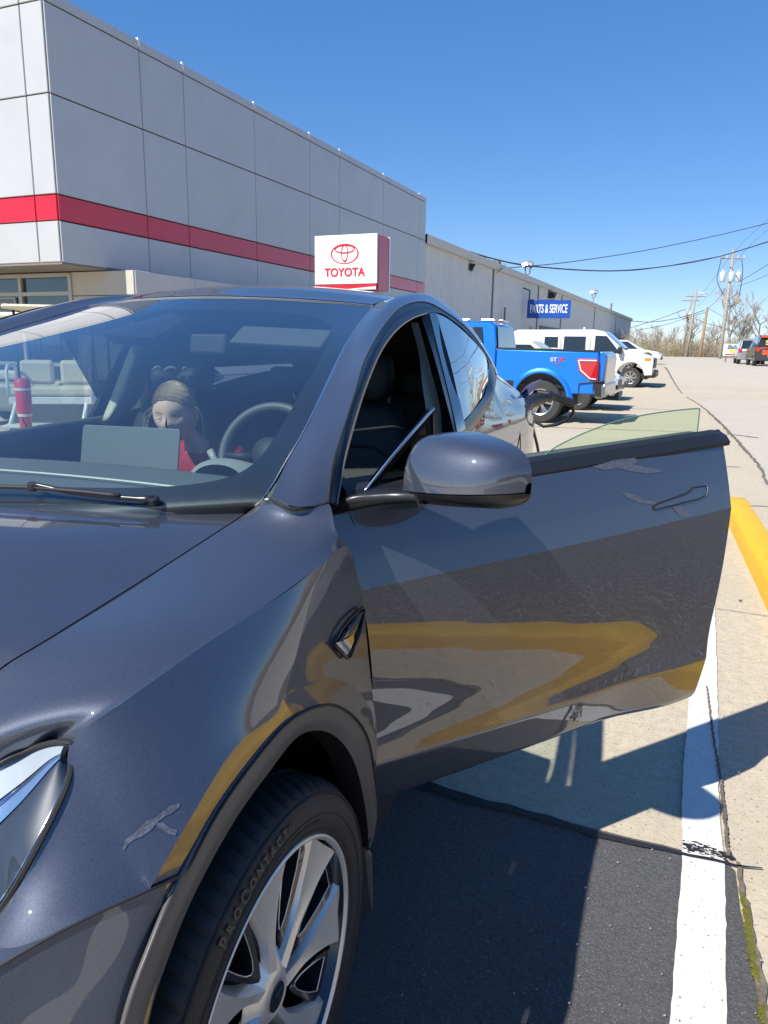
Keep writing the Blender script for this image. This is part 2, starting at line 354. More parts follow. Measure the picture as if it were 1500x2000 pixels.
# road to the right of a tar crack, and the crack itself
crk = [(3.05, -20), (3.05, 6.0), g(1500, 945), g(1480, 908), g(1440, 862), g(1400, 820), g(1365, 790), g(1330, 768), (4.0, 44), (4.6, 70), (5, 108)]
q = [V((p[0], p[1], 0)) for p in crk]
rd = MB(); Q = cat(q, 140); rd.grid([[V((p.x, p.y, gz(0, p.y)+.004)) for p in Q], [V((p.x+22, p.y, gz(0, p.y)+.004)) for p in Q]], flip=True)
tag(rd.build('road', P['road']), kind='structure')
P['side_asphalt'] = groundmat('coarse_old_asphalt', (.20, .18, .155), (.10, .09, .08), 30, 1, (.40, .36, .30), 1.0, 60, stain=.25, sscale=1.2, spks=50, spk=(.58, .66))
sd = MB(); sd.grid([[V((x, y, .006)) for x in (2.30, 12.5)] for y in (-20, -6, 0, 3.0)]); sd.v[-1] = (12.5, 5.5, .006); sd.v[-2] = (2.45, 3.4, .006); tag(sd.build('coarse_asphalt', P['side_asphalt']), kind='structure')
band('road_edge_crack', crk[1:9], [.015, .05, .06, .03, .045, .05, .07, .09], .009, P['crack'], 260, .014, 21)
for k, (yy, s) in enumerate(((9.2, .05), (13.5, .05), (19, .06), (6.6, .04), (26, .06), (36, .08))):
    band('slab_joint', [(-6, yy-.4), (0, yy-.1), (3.0, yy+.15)], [s*.6, s, s*.6], .007, P['crack'], 90, .012, 31+k)
band('slab_joint', [g(1400, 1190), g(1500, 1205)], [.006, .006], .007, P['crack'], 30, .003, 44)
band('slab_joint', [g(1420, 848), g(1480, 856)], [.05, .05], .011, P['crack'], 30, .02, 45)
# yellow kerb, rounded, running past the camera on the right
kd = (g(1430, 1042)-g(1500, 1196)).normalized(); ks = g(1500, 1196); kn = V((kd.y, -kd.x, 0))
kb = MB(); prof = [(0, -.01), (.010, .10), (.022, .125), (.05, .138), (.17, .142), (.185, .135), (.19, -.01)]
rows = []
for i in range(90):
    s = -9+i*(12.15/89); hh = 1 if i < 88 else .5
    rows.append([ks+kd*s+kn*(a+random.uniform(-.003, .003))+V((0, 0, z*hh+random.uniform(-.003, .003))) for a, z in prof])
kb.grid(rows, flip=True); kb.add(rows[-1], [tuple(range(len(prof)))[::-1]])
tag(kb.build('kerb', P['yellow'], auto=50), kind='structure')

# ================================================================== SHOWROOM
AL = rad(6.0); bu = V((math.sin(AL), math.cos(AL), 0)); bn = V((math.cos(AL), -math.sin(AL), 0)); UZ = V((0, 0, 1))
C0 = at(121, 512, d=16.0); soff = C0.z; O = V((C0.x, C0.y, 0)); OD = O.dot(bn)
def wl(x, y):
    p = plane(x, y, bn, OD); return (p-O).dot(bu), p.z
clad = mat('aluminium_cladding', (.50, .50, .49), .42, .15, noise=.05, nscale=.9, bump=.25, bscale=1.1)
clad_red = mat('red_cladding', (.62, .012, .03), .30, 0, coat=.4)
beige = mat('beige_panel', (.50, .465, .40), .6, noise=.03, nscale=4)
soffm = mat('soffit', (.20, .185, .165), .7)
frame = mat('window_frame', (.45, .42, .36), .4, .4)
wglass = mat('showroom_glass', (.010, .014, .016), .03, coat=1, coatr=0, spec=.9)
showroom = empty('showroom_building', O)
tag(showroom, 'large grey panel clad car showroom with a red stripe round its upper storey', 'building')
zs = [soff]+[wl(121, y)[1] for y in (431, 381, 190.5, 19)]+[wl(100, -16)[1]]
ss = [0]+[wl(x, y)[0] for x, y in ((288, 450), (369, 472), (501, 500), (605, 525), (662, 540), (747, 470), (816, 470))]
ss.append(wl(830, 470)[0])
def ppanel(name, o, du, dv, nn, w_, h_, m, gap=.02, t=.06):
    b = MB(); a = o+du*gap/2+dv*gap/2; w_ -= gap; h_ -= gap; c = .012
    q = [a, a+du*w_, a+du*w_+dv*h_, a+dv*h_]
    ins = [q[0]+(du+dv)*c, q[1]+(-du+dv)*c, q[2]-(du+dv)*c, q[3]+(du-dv)*c]
    b.add([p-nn*.0 for p in q]+[p+nn*(t*.35) for p in ins], [(0, 1, 5, 4), (1, 2, 6, 5), (2, 3, 7, 6), (3, 0, 4, 7), (4, 5, 6, 7)])
    ob = b.build(name, m, showroom); return ob
for j in range(5):
    zz0, zz1 = zs[j]-0, zs[j+1]
    for i in range(len(ss)-1):
        ppanel('stripe_panel' if j == 1 else 'cladding_panel', bu*ss[i]+UZ*zz0, bu, UZ, bn, ss[i+1]-ss[i], zz1-zz0, clad_red if j == 1 else clad)
    # front face panels, running left from the corner
    f = 0
    for wd in (.62, 2.6, 2.6, 2.6, 2.6):
        ppanel('stripe_panel' if j == 1 else 'cladding_panel', -bn*(f+wd)+UZ*zz0, bn, UZ, -bu, wd, zz1-zz0, clad_red if j == 1 else clad); f += wd
core = MB(); zt = zs[-1]
def bbox(b, s0, s1, n0, n1, z0, z1, mi=0):
    q = [bu*s+bn*n for s, n in ((s0, n0), (s1, n0), (s1, n1), (s0, n1))]
    return b.prism([p+UZ*z0 for p in q], UZ*(z1-z0), mi)
bbox(core, .03, ss[-1]-.02, -11.6, -.03, soff+.05, zt-.03)
core.build('wall_core', mat('joint_shadow', (.03, .033, .038), .8), showroom)
sf = MB(); bbox(sf, .0, ss[-1], -11.6, -.0, soff-.04, soff+.045); sf.build('soffit', soffm, showroom)
# parapet clips
for s in ss[1:-1]: cl = MB(); bbox(cl, s-.03, s+.03, -.03, .03, zt-.16, zt+.03); cl.build('parapet_clip', P['white_ribbon'], showroom)
# recessed lower storey
LS, LN = 0.95, -.35
cr = at(262, 531, d=16.9); cs = (V((cr.x, cr.y, 0))-O)
LS = cs.dot(bu); LN = cs.dot(bn)
LD = (O+bu*LS).dot(bu)
def wf(x, y): return plane(x, y, bu, LD)-O
wAn = wf(138, 540).dot(bn)
lw = MB(); bbox(lw, LS+.05, ss[-1]-.3, -11, LN-.05, -.5, soff-.05); lw.build('lower_wall', mat('lower_wall', (.40, .43, .46), .6), showroom)
zj = [-.1, .62, 1.35, 2.05, wf(200, 577).z, soff-.05]
for j in range(5): ppanel('lower_panel', bu*LS+bn*wAn+UZ*zj[j], bn, UZ, -bu, LN-wAn, zj[j+1]-zj[j], beige, .012)
sA = 0
for j in range(5):
    s = LS; 
    for wd in (2.2, 3, 3, 3, 3): ppanel('lower_panel', bu*s+bn*LN+UZ*zj[j], bu, UZ, bn, wd, zj[j+1]-zj[j], clad if j else beige, .012); s += wd
# windows of the front: frames and panes running left
zw = [0.0, .9, wf(100, 574).z, soff-.12]
xs_ = [wAn, wf(42, 560).dot(bn)]
while xs_[-1] > -10: xs_.append(xs_[-1]-1.55)
for i in range(len(xs_)-1):
    n1, n0 = xs_[i], xs_[i+1]
    for j in range(3):
        b = MB(); b.prism([bu*(LS+.02)+bn*n0+UZ*zw[j], bu*(LS+.02)+bn*n1+UZ*zw[j], bu*(LS+.02)+bn*n1+UZ*zw[j+1], bu*(LS+.02)+bn*n0+UZ*zw[j+1]], bu*.02)
        b.build('window_pane', wglass, showroom)
fb = MB()
for x in xs_: bbox(fb, LS-.06, LS+.015, x-.05, x+.05, 0, soff-.1)
for z in zw[1:]: bbox(fb, LS-.055, LS+.010, xs_[-1], xs_[0], z-.045, z+.045)
fb.build('window_frame', frame, showroom)
# beige beam under the soffit further along the wall
bm_ = MB(); s1 = wl(345, 548)[0]; bbox(bm_, s1, s1+9, LN+.02, -.12, soff-.30, soff-.06); bm_.build('beam', beige, showroom)
def text(s, size, name, m, parent, o, du, dv, extr=.01, center=True, bold=.0, space=1.0, sx=1.0):
    c = bpy.data.curves.new(name, 'FONT'); c.body = s; c.size = size; c.extrude = extr; c.align_x = 'CENTER' if center else 'LEFT'; c.align_y = 'CENTER'; c.offset = bold; c.space_character = space
    t = bpy.data.objects.new(name, c); C.objects.link(t); dg = bpy.context.evaluated_depsgraph_get()
    me = bpy.data.meshes.new_from_object(t.evaluated_get(dg)); bpy.data.objects.remove(t)
    du = V(du); dv = V(dv); nn = du.cross(dv); o = V(o)
    for v in me.vertices: v.co = o+du*v.co.x*sx+dv*v.co.y+nn*v.co.z
    me.materials.clear(); me.materials.append(m); ob = bpy.data.objects.new(name, me); C.objects.link(ob)
    if parent: ob.parent = parent
    return ob
def fit(ob, o, du, wdt):
    o = V(o); du = V(du); xs = [(v.co-o).dot(du) for v in ob.data.vertices]; a0, a1 = min(xs), max(xs); k = wdt/(a1-a0)
    for v, x in zip(ob.data.vertices, xs): v.co += du*((x-(a0+a1)/2)*k-x)
wtxt = mat('window_lettering', (.45, .45, .38), .6)
tr = wf(8, 598); tr = V((tr.x, tr.y, tr.z))
text('CERTIFIED', .20, 'lettering', wtxt, showroom, tr-bu*.02-bn*.28, bn, UZ, .004, bold=.006)
text('SERVICE', .20, 'lettering', wtxt, showroom, tr-bu*.02-bn*.28-UZ*.22, bn, UZ, .004, bold=.006)
tfr = MB(); 
for z in (.17,): bbox(tfr, LS-.03, LS+.0, tr.dot(bn)-1.0, tr.dot(bn)+.42, tr.z+z, tr.z+z+.03)
bbox(tfr, LS-.03, LS, tr.dot(bn)+.40, tr.dot(bn)+.43, tr.z-.5, tr.z+.17); tfr.build('poster_border', wtxt, showroom)
text('WARRANTY', .24, 'lettering', wtxt, showroom, wf(5, 632)-bu*.02-bn*.3, bn, UZ, .004, bold=.006)

# ================================================================== WAREHOUSE
OW = O+bu*0; nW = -.25
def wl2(x, y):
    p = plane(x, y, bn, OD+nW); return (p-O).dot(bu), p.z
wh = empty('warehouse_building', O+bu*(ss[-1]+.2)); tag(wh, 'long low white corrugated metal workshop building behind the showroom', 'building')
def W(p): return p-(wh.location-O)     # offsets relative to building O
s_end = wl2(1231, 640)[0]; z_e0 = wl2(836, 467)[1]; z_e1 = wl2(1231, 623)[1]; s_st = ss[-1]+.25
corr = mat('white_corrugated_steel', (.74, .72, .68), .5, noise=.05, nscale=.6)
trimm = mat('dark_trim', (.16, .15, .14), .6); eave = mat('eave_trim', (.62, .58, .50), .6)
def eavez(s): return z_e0+(z_e1-z_e0)*(s-s_st)/(s_end-s_st)
joints = [s_st, wl2(961, 560)[0], wl2(1049, 590)[0], wl2(1096, 590)[0], wl2(1160, 620)[0], wl2(1201, 640)[0], s_end]
for a, b2 in zip(joints[:-1], joints[1:]):
    m_ = MB(); pitch = .30; n_ = max(2, int((b2-a)/pitch)); top = []; bot = []
    for k in range(n_):
        s = a+(b2-a)*k/n_; d_ = (b2-a)/n_
        for f, h in ((0, 0), (.55, 0), (.65, .05), (.9, .05)):
            q = bu*(s+d_*f)+bn*(nW+h); top.append(W(q+UZ*(eavez(s)-.05))); bot.append(W(q+UZ*-.5))
    m_.grid([bot, top]); m_.build('wall_panel', corr, wh)
for s in joints[1:-1]:
    tm = MB(); q = bu*s+bn*nW; tm.prism([W(q+bu*(-.12)+UZ*0), W(q+bu*.12), W(q+bu*.12+bn*.09), W(q-bu*.12+bn*.09)], UZ*(eavez(s)-.1)); tm.build('downpipe', trimm, wh)
ev = MB(); q0 = bu*s_st+bn*nW; q1 = bu*(s_end+.3)+bn*nW
for za, zb, o1, o2 in ((-.30, .12, .0, .28),):
    ev.add([W(q0+UZ*(z_e0+za)+bn*o2), W(q1+UZ*(z_e1+za)+bn*o2), W(q1+UZ*(z_e1+zb)+bn*o2), W(q0+UZ*(z_e0+zb)+bn*o2), W(q0+UZ*(z_e0+za)-bn*.3), W(q1+UZ*(z_e1+za)-bn*.3), W(q1+UZ*(z_e1+zb)-bn*3), W(q0+UZ*(z_e0+zb)-bn*3)],
           [(0, 1, 2, 3), (3, 2, 6, 7), (0, 4, 5, 1), (1, 5, 6, 2)])
ev.build('gutter', eave, wh)
bk = MB(); bk.prism([W(bu*s_st+bn*(nW-.06)), W(bu*(s_end-.02)+bn*(nW-.06)), W(bu*(s_end-.02)+bn*(nW-30)), W(bu*s_st+bn*(nW-30))], UZ*(z_e1-.2)); bk.build('wall_end', corr, wh)
# service door bay: dark opening with canopy light
dr = MB(); sa, zb_ = wl2(1052, 640); sb = wl2(1092, 640)[0]
dr.prism([W(bu*(sa)+bn*(nW+.07)), W(bu*sb+bn*(nW+.07)), W(bu*sb+bn*(nW+.12)), W(bu*sa+bn*(nW+.12))], UZ*3.4); dr.build('service_door', mat('door_dark', (.04, .04, .045), .5), wh)
dp = MB(); sx_ = wl2(1033, 640)[0]; dp.prism([W(bu*sx_+bn*(nW+.07)), W(bu*(sx_+1.4)+bn*(nW+.07)), W(bu*(sx_+1.4)+bn*(nW+.13)), W(bu*sx_+bn*(nW+.13))], UZ*3.2); dp.build('side_door', mat('side_door', (.55, .38, .18), .5), wh)
for px, py, h in ((1206, 598, .9), (1147, 588, .0)):
    if h:
        s, z = wl2(px, py+14); v = MB(); v.tube([W(bu*s+bn*(nW-1)+UZ*(z-.5)), W(bu*s+bn*(nW-1)+UZ*(z+h+.6))], .13, 8); v.build('vent_pipe', trimm, wh)
s, z = wl2(1000, 525); v = MB(); v.box(W(bu*s+bn*(nW-1.5)+UZ*(z+.25)), (1.2, 1.2, .6)); v.build('roof_vent', trimm, wh)
s, z = wl2(978, 600); v = MB(); v.tube([W(bu*s+bn*(nW+.3)+UZ*0), W(bu*s+bn*(nW+.3)+UZ*z)], .06, 8); v.build('stand_pipe', trimm, wh)
s, z = wl2(971, 533); v = MB(); v.tube([W(bu*(s+.7)+bn*(nW+.35)+UZ*(z+.6)), W(bu*s+bn*(nW+.4)+UZ*(z+.3)), W(bu*(s-1.2)+bn*(nW+.3)+UZ*(z-.1))], .03, 6, caps=False); v.build('drip_loop', trimm, wh)
def flood(px, py, label, sc_=1.0):
    s, z = wl2(px, py); p = O+bu*s+bn*(nW+.1)+UZ*(z-.2); t = empty('floodlight', p); tag(t, label, 'floodlight', 'floodlights on the workshop roof edge')
    b = MB(); b.tube([(0, 0, 0), (0, 0, .55*sc_)], .05*sc_, 8); b.tube([(-.18*sc_, 0, 1.1*sc_), (-.16*sc_, 0, .6*sc_), (0, 0, .5*sc_), (.16*sc_, 0, .6*sc_), (.2*sc_, 0, 1.1*sc_)], .045*sc_, 6); b.build('yoke', trimm, t)
    for sx in (-1, 1):
        h = MB(); h.box((.2*sx*sc_, -.1, 1.25*sc_), (.42*sc_, .5*sc_, .32*sc_), Matrix.Rotation(.35*sx, 3, 'Y') @ Matrix.Rotation(-.4, 3, 'X')); h.build('lamp_head', trimm, t, bevel=.03)
        l = MB(); l.box((.2*sx*sc_, -.1-.27*sc_, 1.22*sc_), (.34*sc_, .03, .24*sc_), Matrix.Rotation(.35*sx, 3, 'Y') @ Matrix.Rotation(-.4, 3, 'X')); l.build('lamp_lens', P['lamp_clear'], t)
flood(1027, 545, 'twin floodlight on the roof edge left of the blue sign')
flood(1157, 588, 'smaller looking twin floodlight on the roof edge right of the blue sign', 1.0)
def wallpack(px, py, label, k):
    s, z = wl2(px, py); p = O+bu*s+bn*(nW+.08)+UZ*z; t = empty('wall_light', p); tag(t, label, 'wall light')
    b = MB(); b.prism([V((0, -.3*k, -.25*k)), V((0, -.3*k, .25*k)), V((.38*k, -.3*k, .2*k)), V((.16*k, -.3*k, -.25*k))], (0, .6*k, 0)); b.build('housing', mat('black_housing', (.02, .02, .02), .5), t)
    l = MB(); l.prism([V((.40*k, -.22*k, .14*k)), V((.42*k, -.22*k, .14*k)), V((.24*k, -.22*k, -.22*k)), V((.22*k, -.22*k, -.22*k))], (0, .44*k, 0)); l.build('lens', P['lamp_clear'], t)
wallpack(916, 522, 'black wall light with pale lens on the corrugated wall near the showroom', .8)
wallpack(1071, 580, 'black wall light above the blue hanging sign', 1.7)

# blue hanging sign
sp0 = at(1072, 604, d=55); bs = empty('service_sign', sp0); tag(bs, 'blue parts and service sign hanging out from the workshop wall', 'sign')
wS = 85/1450*55*.98; hS = 34/1450*55; vd = (POS-sp0); vd.z = 0; vd.normalize(); hx = V((-vd.y, vd.x, 0))
if hx.dot(RT) < 0: hx = -hx
hx = (hx+vd*.12).normalized(); nx_ = hx.cross(UZ)
b = MB(); b.box((0, 0, 0), (1, 1, 1)); b.v = [tuple(hx*(x*wS)+nx_*(-y*.25)+UZ*(z*hS)) for x, y, z in b.v]; b.build('sign_board', mat('sign_blue', (.004, .07, .36), .4, coat=.3), bs)
_o = text('PARTS & SERVICE', .86, 'lettering', mat('sign_white', (.8, .8, .8), .5), bs, nx_*.14, hx, UZ, .01, bold=.014); fit(_o, nx_*.14, hx, wS*.86)
b = MB(); b.tube([hx*(-wS/2+.1)+UZ*(hS/2-.05), hx*(-wS/2+.1)+UZ*(hS/2+.7), hx*(-wS/2-.4)+UZ*(hS/2+.9)], .06, 6)
b.tube([hx*(-wS/2+.15)+UZ*(hS/2+.02), hx*(wS/2-1.2)+UZ*(hS/2+.08)], .05, 6); b.build('bracket', trimm, bs)

# pylon sign with emblem
D_ = 20.0; pA, pB = at(615, 565, d=D_), at(736, 564, d=D_); top = at(615, 466, d=D_).z
dirx = bn; pB = plane(736, 520, bu, pA.dot(bu)); Wd = (pB-pA).dot(bn); Ht = top-pA.z
ps = empty('pylon_sign', (pA.x, pA.y, 0)); tag(ps, 'white box sign with a red oval emblem, red edge and red base band', 'sign')
ny = dirx.cross(UZ); zb0 = pA.z+.02
white = mat('sign_white_face', (.78, .80, .80), .35, coat=.3); redm = mat('sign_red', (.62, .01, .02), .3, coat=.4)
def pb(b, x0, x1, y0, y1, z0, z1): return b.prism([dirx*x0-ny*y0+UZ*z0, dirx*x1-ny*y0+UZ*z0, dirx*x1-ny*y1+UZ*z0, dirx*x0-ny*y1+UZ*z0], UZ*(z1-z0))
b = MB(); pb(b, 0, Wd, 0, .08, zb0+.10, zb0+Ht); b.build('face_panel', white, ps, bevel=.01)
b = MB(); pb(b, 0, Wd-.015, 0.02, .08, zb0-.05, zb0+.095); b.build('base_band', redm, ps)
b = MB(); b.add([dirx*.75+ny*.003+UZ*(zb0-.045), dirx*(Wd-.03)+ny*.003+UZ*(zb0-.045), dirx*(Wd-.03)+ny*.003+UZ*(zb0+.03)], [(0, 1, 2)])
b.v = [tuple(V(p)+ny*(-.018)) for p in b.v]; b.build('band_flash', white, ps)
b = MB(); pb(b, .02, Wd+.015, .085, .75, zb0-.05, zb0+Ht-.02); b.build('side_panel', redm, ps)
b = MB(); pb(b, .02, Wd+.03, .755, .83, zb0-.05, zb0+Ht); b.build('back_panel', white, ps)
b = MB(); pb(b, .2, Wd-.2, .25, .6, -.3, zb0-.06); b.build('post', mat('post_grey', (.4, .4, .4), .5), ps)
def ell(cx, cz, a, c, t0, t1, n=56, e=.012):
    """ring between two ellipses, thickness varies"""
    out = MB(); R1 = []; R2 = []
    for k in range(n+1):
        th = 2*math.pi*k/n; R1.append(V((cx+a*math.cos(th), 0, cz+c*math.sin(th)))); R2.append(V((cx+(a-t0)*math.cos(th), 0, cz+(c-t1)*math.sin(th))))
    return R1, R2
em = MB(); ec = (Wd*.49, zb0+Ht*.645)
for cx, cz, a, c, t0, t1, lv in ((0, 0, Wd*.225, Ht*.19, .040, .022, 0), (0, Ht*.015, Wd*.055, Ht*.172, .020, .045, 1), (0, Ht*.088, Wd*.160, Ht*.082, .030, .030, 2)):
    A, B = ell(cx, cz, a, c, t0, t1); ff = lambda p: dirx*(ec[0]+p.x)+ny*(.010+.001*lv)+UZ*(ec[1]+p.z)
    em.grid([[ff(p) for p in A], [ff(p) for p in B]])
    em.grid([[ff(p) for p in A], [ff(p)-ny*.014 for p in A]])
em.build('emblem', redm, ps)
text('TOYOTA', .30*Ht/1.35, 'lettering', redm, ps, dirx*(Wd*.49)+UZ*(zb0+Ht*.29)+ny*.004, dirx, UZ, .006, bold=.009, sx=.96)

# ================================================================== VEHICLES IN THE LOT
car_glass = mat('dark_car_glass', (.02, .028, .03), .05, coat=1, coatr=.0)
tyre_far = mat('old_tyre', (.035, .034, .033), .75)
rim_far = mat('alloy', (.55, .55, .55), .25, .9)
blackp = mat('black_plastic', (.02, .02, .02), .45)
def arc(cx, cz, r, a0, a1, n=12): return [(cx+r*math.cos(rad(a0+(a1-a0)*k/n)), cz+r*math.sin(rad(a0+(a1-a0)*k/n))) for k in range(n+1)]
def wheel_far(parent, x, y, r, wd, spokes=6, side=1):
    t = MB(); t.lathe([(-wd/2, r*.62), (-wd/2, r*.93), (-wd/2+.03, r), (wd/2-.03, r), (wd/2, r*.93), (wd/2, r*.62)], n=28); t.v = [(b_, a, c) for a, b_, c in t.v]
    tt = t.build('tyre', tyre_far, parent, auto=35); tt.location = (x, y, r)
    m_ = MB(); fy = side*wd/2*.7
    m_.lathe([(0, 0.001), (.012, r*.14), (0, r*.16)], n=20); m_.lathe([(.02, r*.56), (.035, r*.62), (-.08, r*.64), (-.08, r*.5)], n=28)
    for k in range(spokes):
        a = 2*math.pi*k/spokes
        for d_ in (-.13, .13):
            c1, s1_ = math.cos(a+d_*.6), math.sin(a+d_*.6); c2, s2_ = math.cos(a+d_), math.sin(a+d_)
            m_.tube([(0.0, c1*r*.12, s1_*r*.12), (.005, c2*r*.58, s2_*r*.58)], r*.05, 5)
    m_.v = [(c_[1], side*c_[0]+fy, c_[2]) for c_ in m_.v]; m_.build('rim', rim_far, tt, auto=40)
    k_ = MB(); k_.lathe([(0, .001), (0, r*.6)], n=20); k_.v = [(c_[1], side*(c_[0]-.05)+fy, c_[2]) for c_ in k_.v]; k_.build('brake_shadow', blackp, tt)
    return tt
def slab(parent, name, prof, y0, y1, m, bevel=.02, inset=None):
    """side outline (x,z) extruded from y0 to y1; inset = list of y offsets by height (tumblehome)"""
    b = MB(); n = len(prof)
    f = inset or (lambda z: 0)
    a = [V((x, y0+(f(z) if y0 < y1 else -f(z)), z)) for x, z in prof]; c = [V((x, y1-(f(z) if y0 < y1 else -f(z)), z)) for x, z in prof]
    b.add(a+c, [tuple(range(n))[::-1], tuple(range(n, 2*n))]+[(i, (i+1) % n, (i+1) % n+n, i+n) for i in range(n)])
    return b.build(name, m, parent, bevel=bevel, auto=40)

# --- blue pickup
hd = math.atan2(.10, -.995)
gp = at(1052, 826, Z=0); truck = empty('pickup_truck', (gp.x, gp.y, 0), hd)
truck.location = V((gp.x, gp.y, 0))+V((math.cos(hd+math.pi/2), math.sin(hd+math.pi/2), 0))*-.98
tag(truck, 'bright blue pickup truck parked nose towards the workshop wall', 'pickup truck')
tb = paintmat('pickup_blue', (.0, .16, .62), .1, .4, .35, 300)
zr = .42
bedp = [(-1.05, .60), (-1.06, 1.40), (.93, 1.43), (.93, .58), (.60, .56)]+arc(0, .45, .53, 12, 168, 16)+[(-.62, .60)]
def fi(z): return .05*max(0, (z-1.0))/.45
for sgn in (1, -1):
    slab(truck, 'bed_side', bedp, sgn*1.0, sgn*.86, tb, .03, fi)
    fl = MB(); o1 = arc(0, .45, .64, 5, 175, 20); i1 = arc(0, .45, .53, 8, 172, 20)
    fl.grid([[V((x, sgn*.985, z)) for x, z in o1], [V((x, sgn*1.035, z*.99+.004)) for x, z in arc(0, .45, .58, 6, 174, 20)], [V((x, sgn*1.03, z)) for x, z in i1], [V((x, sgn*.93, z)) for x, z in i1]]); fl.build('wheel_arch', tb, truck, smooth=True)
    rl = MB(); rl.prism([(-1.06, sgn*.95, 1.405), (.93, sgn*.95, 1.435), (.93, sgn*.84, 1.435), (-1.06, sgn*.84, 1.405)], (0, 0, .03)); rl.build('bed_rail', blackp, truck)
    lt = MB(); lt.prism([(-.66, sgn*1.004, 1.28), (-1.075, sgn*.995, 1.27), (-1.085, sgn*.995, .84), (-.93, sgn*1.006, .86), (-.72, sgn*1.006, 1.03)], (0, -sgn*.06, 0)); l2 = lt.build('tail_light', P['lamp_red'], truck, bevel=.02)
    l3 = MB(); l3.tube([(-.70, sgn*1.012, 1.24), (-1.04, sgn*1.01, 1.24)], .012, 6); l3.tube([(-.70, sgn*1.012, 1.24), (-.76, sgn*1.012, 1.05), (-.94, sgn*1.012, .90), (-1.05, sgn*1.01, .89)], .012, 6); l3.build('light_bar', P['white_ribbon'], l2)
slab(truck, 'bed_floor', [(-1.0, .70), (-1.0, .76), (.9, .76), (.9, .70)], -.9, .9, blackp, 0)
tg = MB(); tg.prism([(-1.08, -.83, .66), (-1.16, -.83, .70), (-1.20, -.83, 1.30), (-1.14, -.83, 1.41), (-1.06, -.83, 1.41)], (0, 1.72, 0)); tg.build('tailgate', tb, truck, bevel=.02)
tp_ = MB(); tp_.prism([(-1.165, -.80, .74), (-1.205, -.80, .80), (-1.225, -.80, 1.28), (-1.19, -.80, 1.38)], (0, 1.62, 0)); tp_.build('tailgate_panel', mat('tailgate_chrome', (.5, .5, .52), .2, 1), truck, bevel=.01)
tchrome = mat('truck_chrome', (.42, .43, .45), .22, 1)
bp = MB(); bp.prism([(-1.07, -.96, .54), (-1.24, -.90, .54), (-1.24, -.90, .80), (-1.07, -.96, .80)], (0, 1.90, 0)); bp.build('rear_bumper', tchrome, truck, bevel=.04)
bq = MB(); bq.prism([(-1.0, 1.0, .56), (-1.20, .97, .56), (-1.22, .97, .80), (-1.16, .97, .86), (-1.0, 1.0, .84)], (0, -.10, 0)); bq.tube([(-.74, .99, .57), (-.74, 1.01, .80), (-1.20, 1.0, .86)], .014, 6); bq.build('bumper_cap', blackp, truck, bevel=.02)
hb = MB(); hb.tube([(-1.1, 0, .50), (-1.38, 0, .50)], .035, 8); hb.tube([(-1.38, 0, .44), (-1.38, 0, .60)], .03, 8); hb.build('tow_hitch', blackp, truck, auto=40)
cabp = [(.96, .55), (.97, 1.50), (1.02, 1.90), (1.15, 1.97), (2.8, 1.99), (3.35, 1.52), (4.75, 1.40), (4.90, 1.2), (4.92, .60), (4.35, .56)]+arc(3.75, .45, .54, 12, 168, 14)+[(3.1, .55)]
def fc(z): return .16*max(0, (z-1.35))/.6+.02
slab(truck, 'cab', cabp, -.98, .98, tb, .04, fc)
for sgn in (1, -1):
    for x0, x1, xt0, xt1 in ((1.22, 1.85, 1.28, 1.85), (1.98, 2.9, 1.98, 2.55)):
        w_ = MB(); yy = lambda z: sgn*(.985-fc(z)); w_.add([(x0, yy(1.42), 1.42), (x1, yy(1.42), 1.42), (xt1, yy(1.86), 1.86), (xt0, yy(1.86), 1.86)], [(0, 1, 2, 3)]); w_.build('side_window', car_glass, truck, solid=.004)
w_ = MB(); w_.add([(.945, -.78, 1.44), (.945, .78, 1.44), (1.00, .70, 1.88), (1.00, -.70, 1.88)], [(0, 1, 2, 3)]); w_.build('rear_window', car_glass, truck, solid=.004)
w_ = MB(); w_.box((1.05, 0, 2.0), (.10, .5, .05)); w_.build('stop_light', P['lamp_red'], truck, bevel=.01)
w_ = MB(); w_.box((1.25, .5, 2.005), (.30, .12, .05)); w_.box((1.75, .5, 2.015), (.22, .12, .05)); w_.build('roof_marker', P['chrome'], truck, bevel=.02)
for x in (0, 3.75):
    for s in (1, -1): wheel_far(truck, x, s*.86, .42, .27, 6, s)
grey_d = mat('decal_grey', (.4, .42, .45), .5); red_d = mat('decal_red', (.6, .03, .03), .5)
def ttext(s, x, sz, m): return text(s, sz, 'decal', m, truck, (x, 1.0-.02, 1.245), (-1, 0, 0), (0, 0, 1), .004, bold=.006, sx=1.2)
ttext('ST', -.22, .10, grey_d); ttext('X', -.37, .10, red_d)
_t = text('4x4', .05, 'decal', red_d, truck, (-.30, .988, 1.165), (-1, 0, 0), (0, 0, 1), .004, sx=1.2)
ub = MB(); ub.box((1.9, 0, .5), (5.2, 1.5, .25)); ub.build('chassis', blackp, truck)
for sg_ in (1, -1): ub = MB(); ub.box((0, sg_*.78, .80), (1.2, .12, .55)); ub.build('wheel_house', blackp, truck)

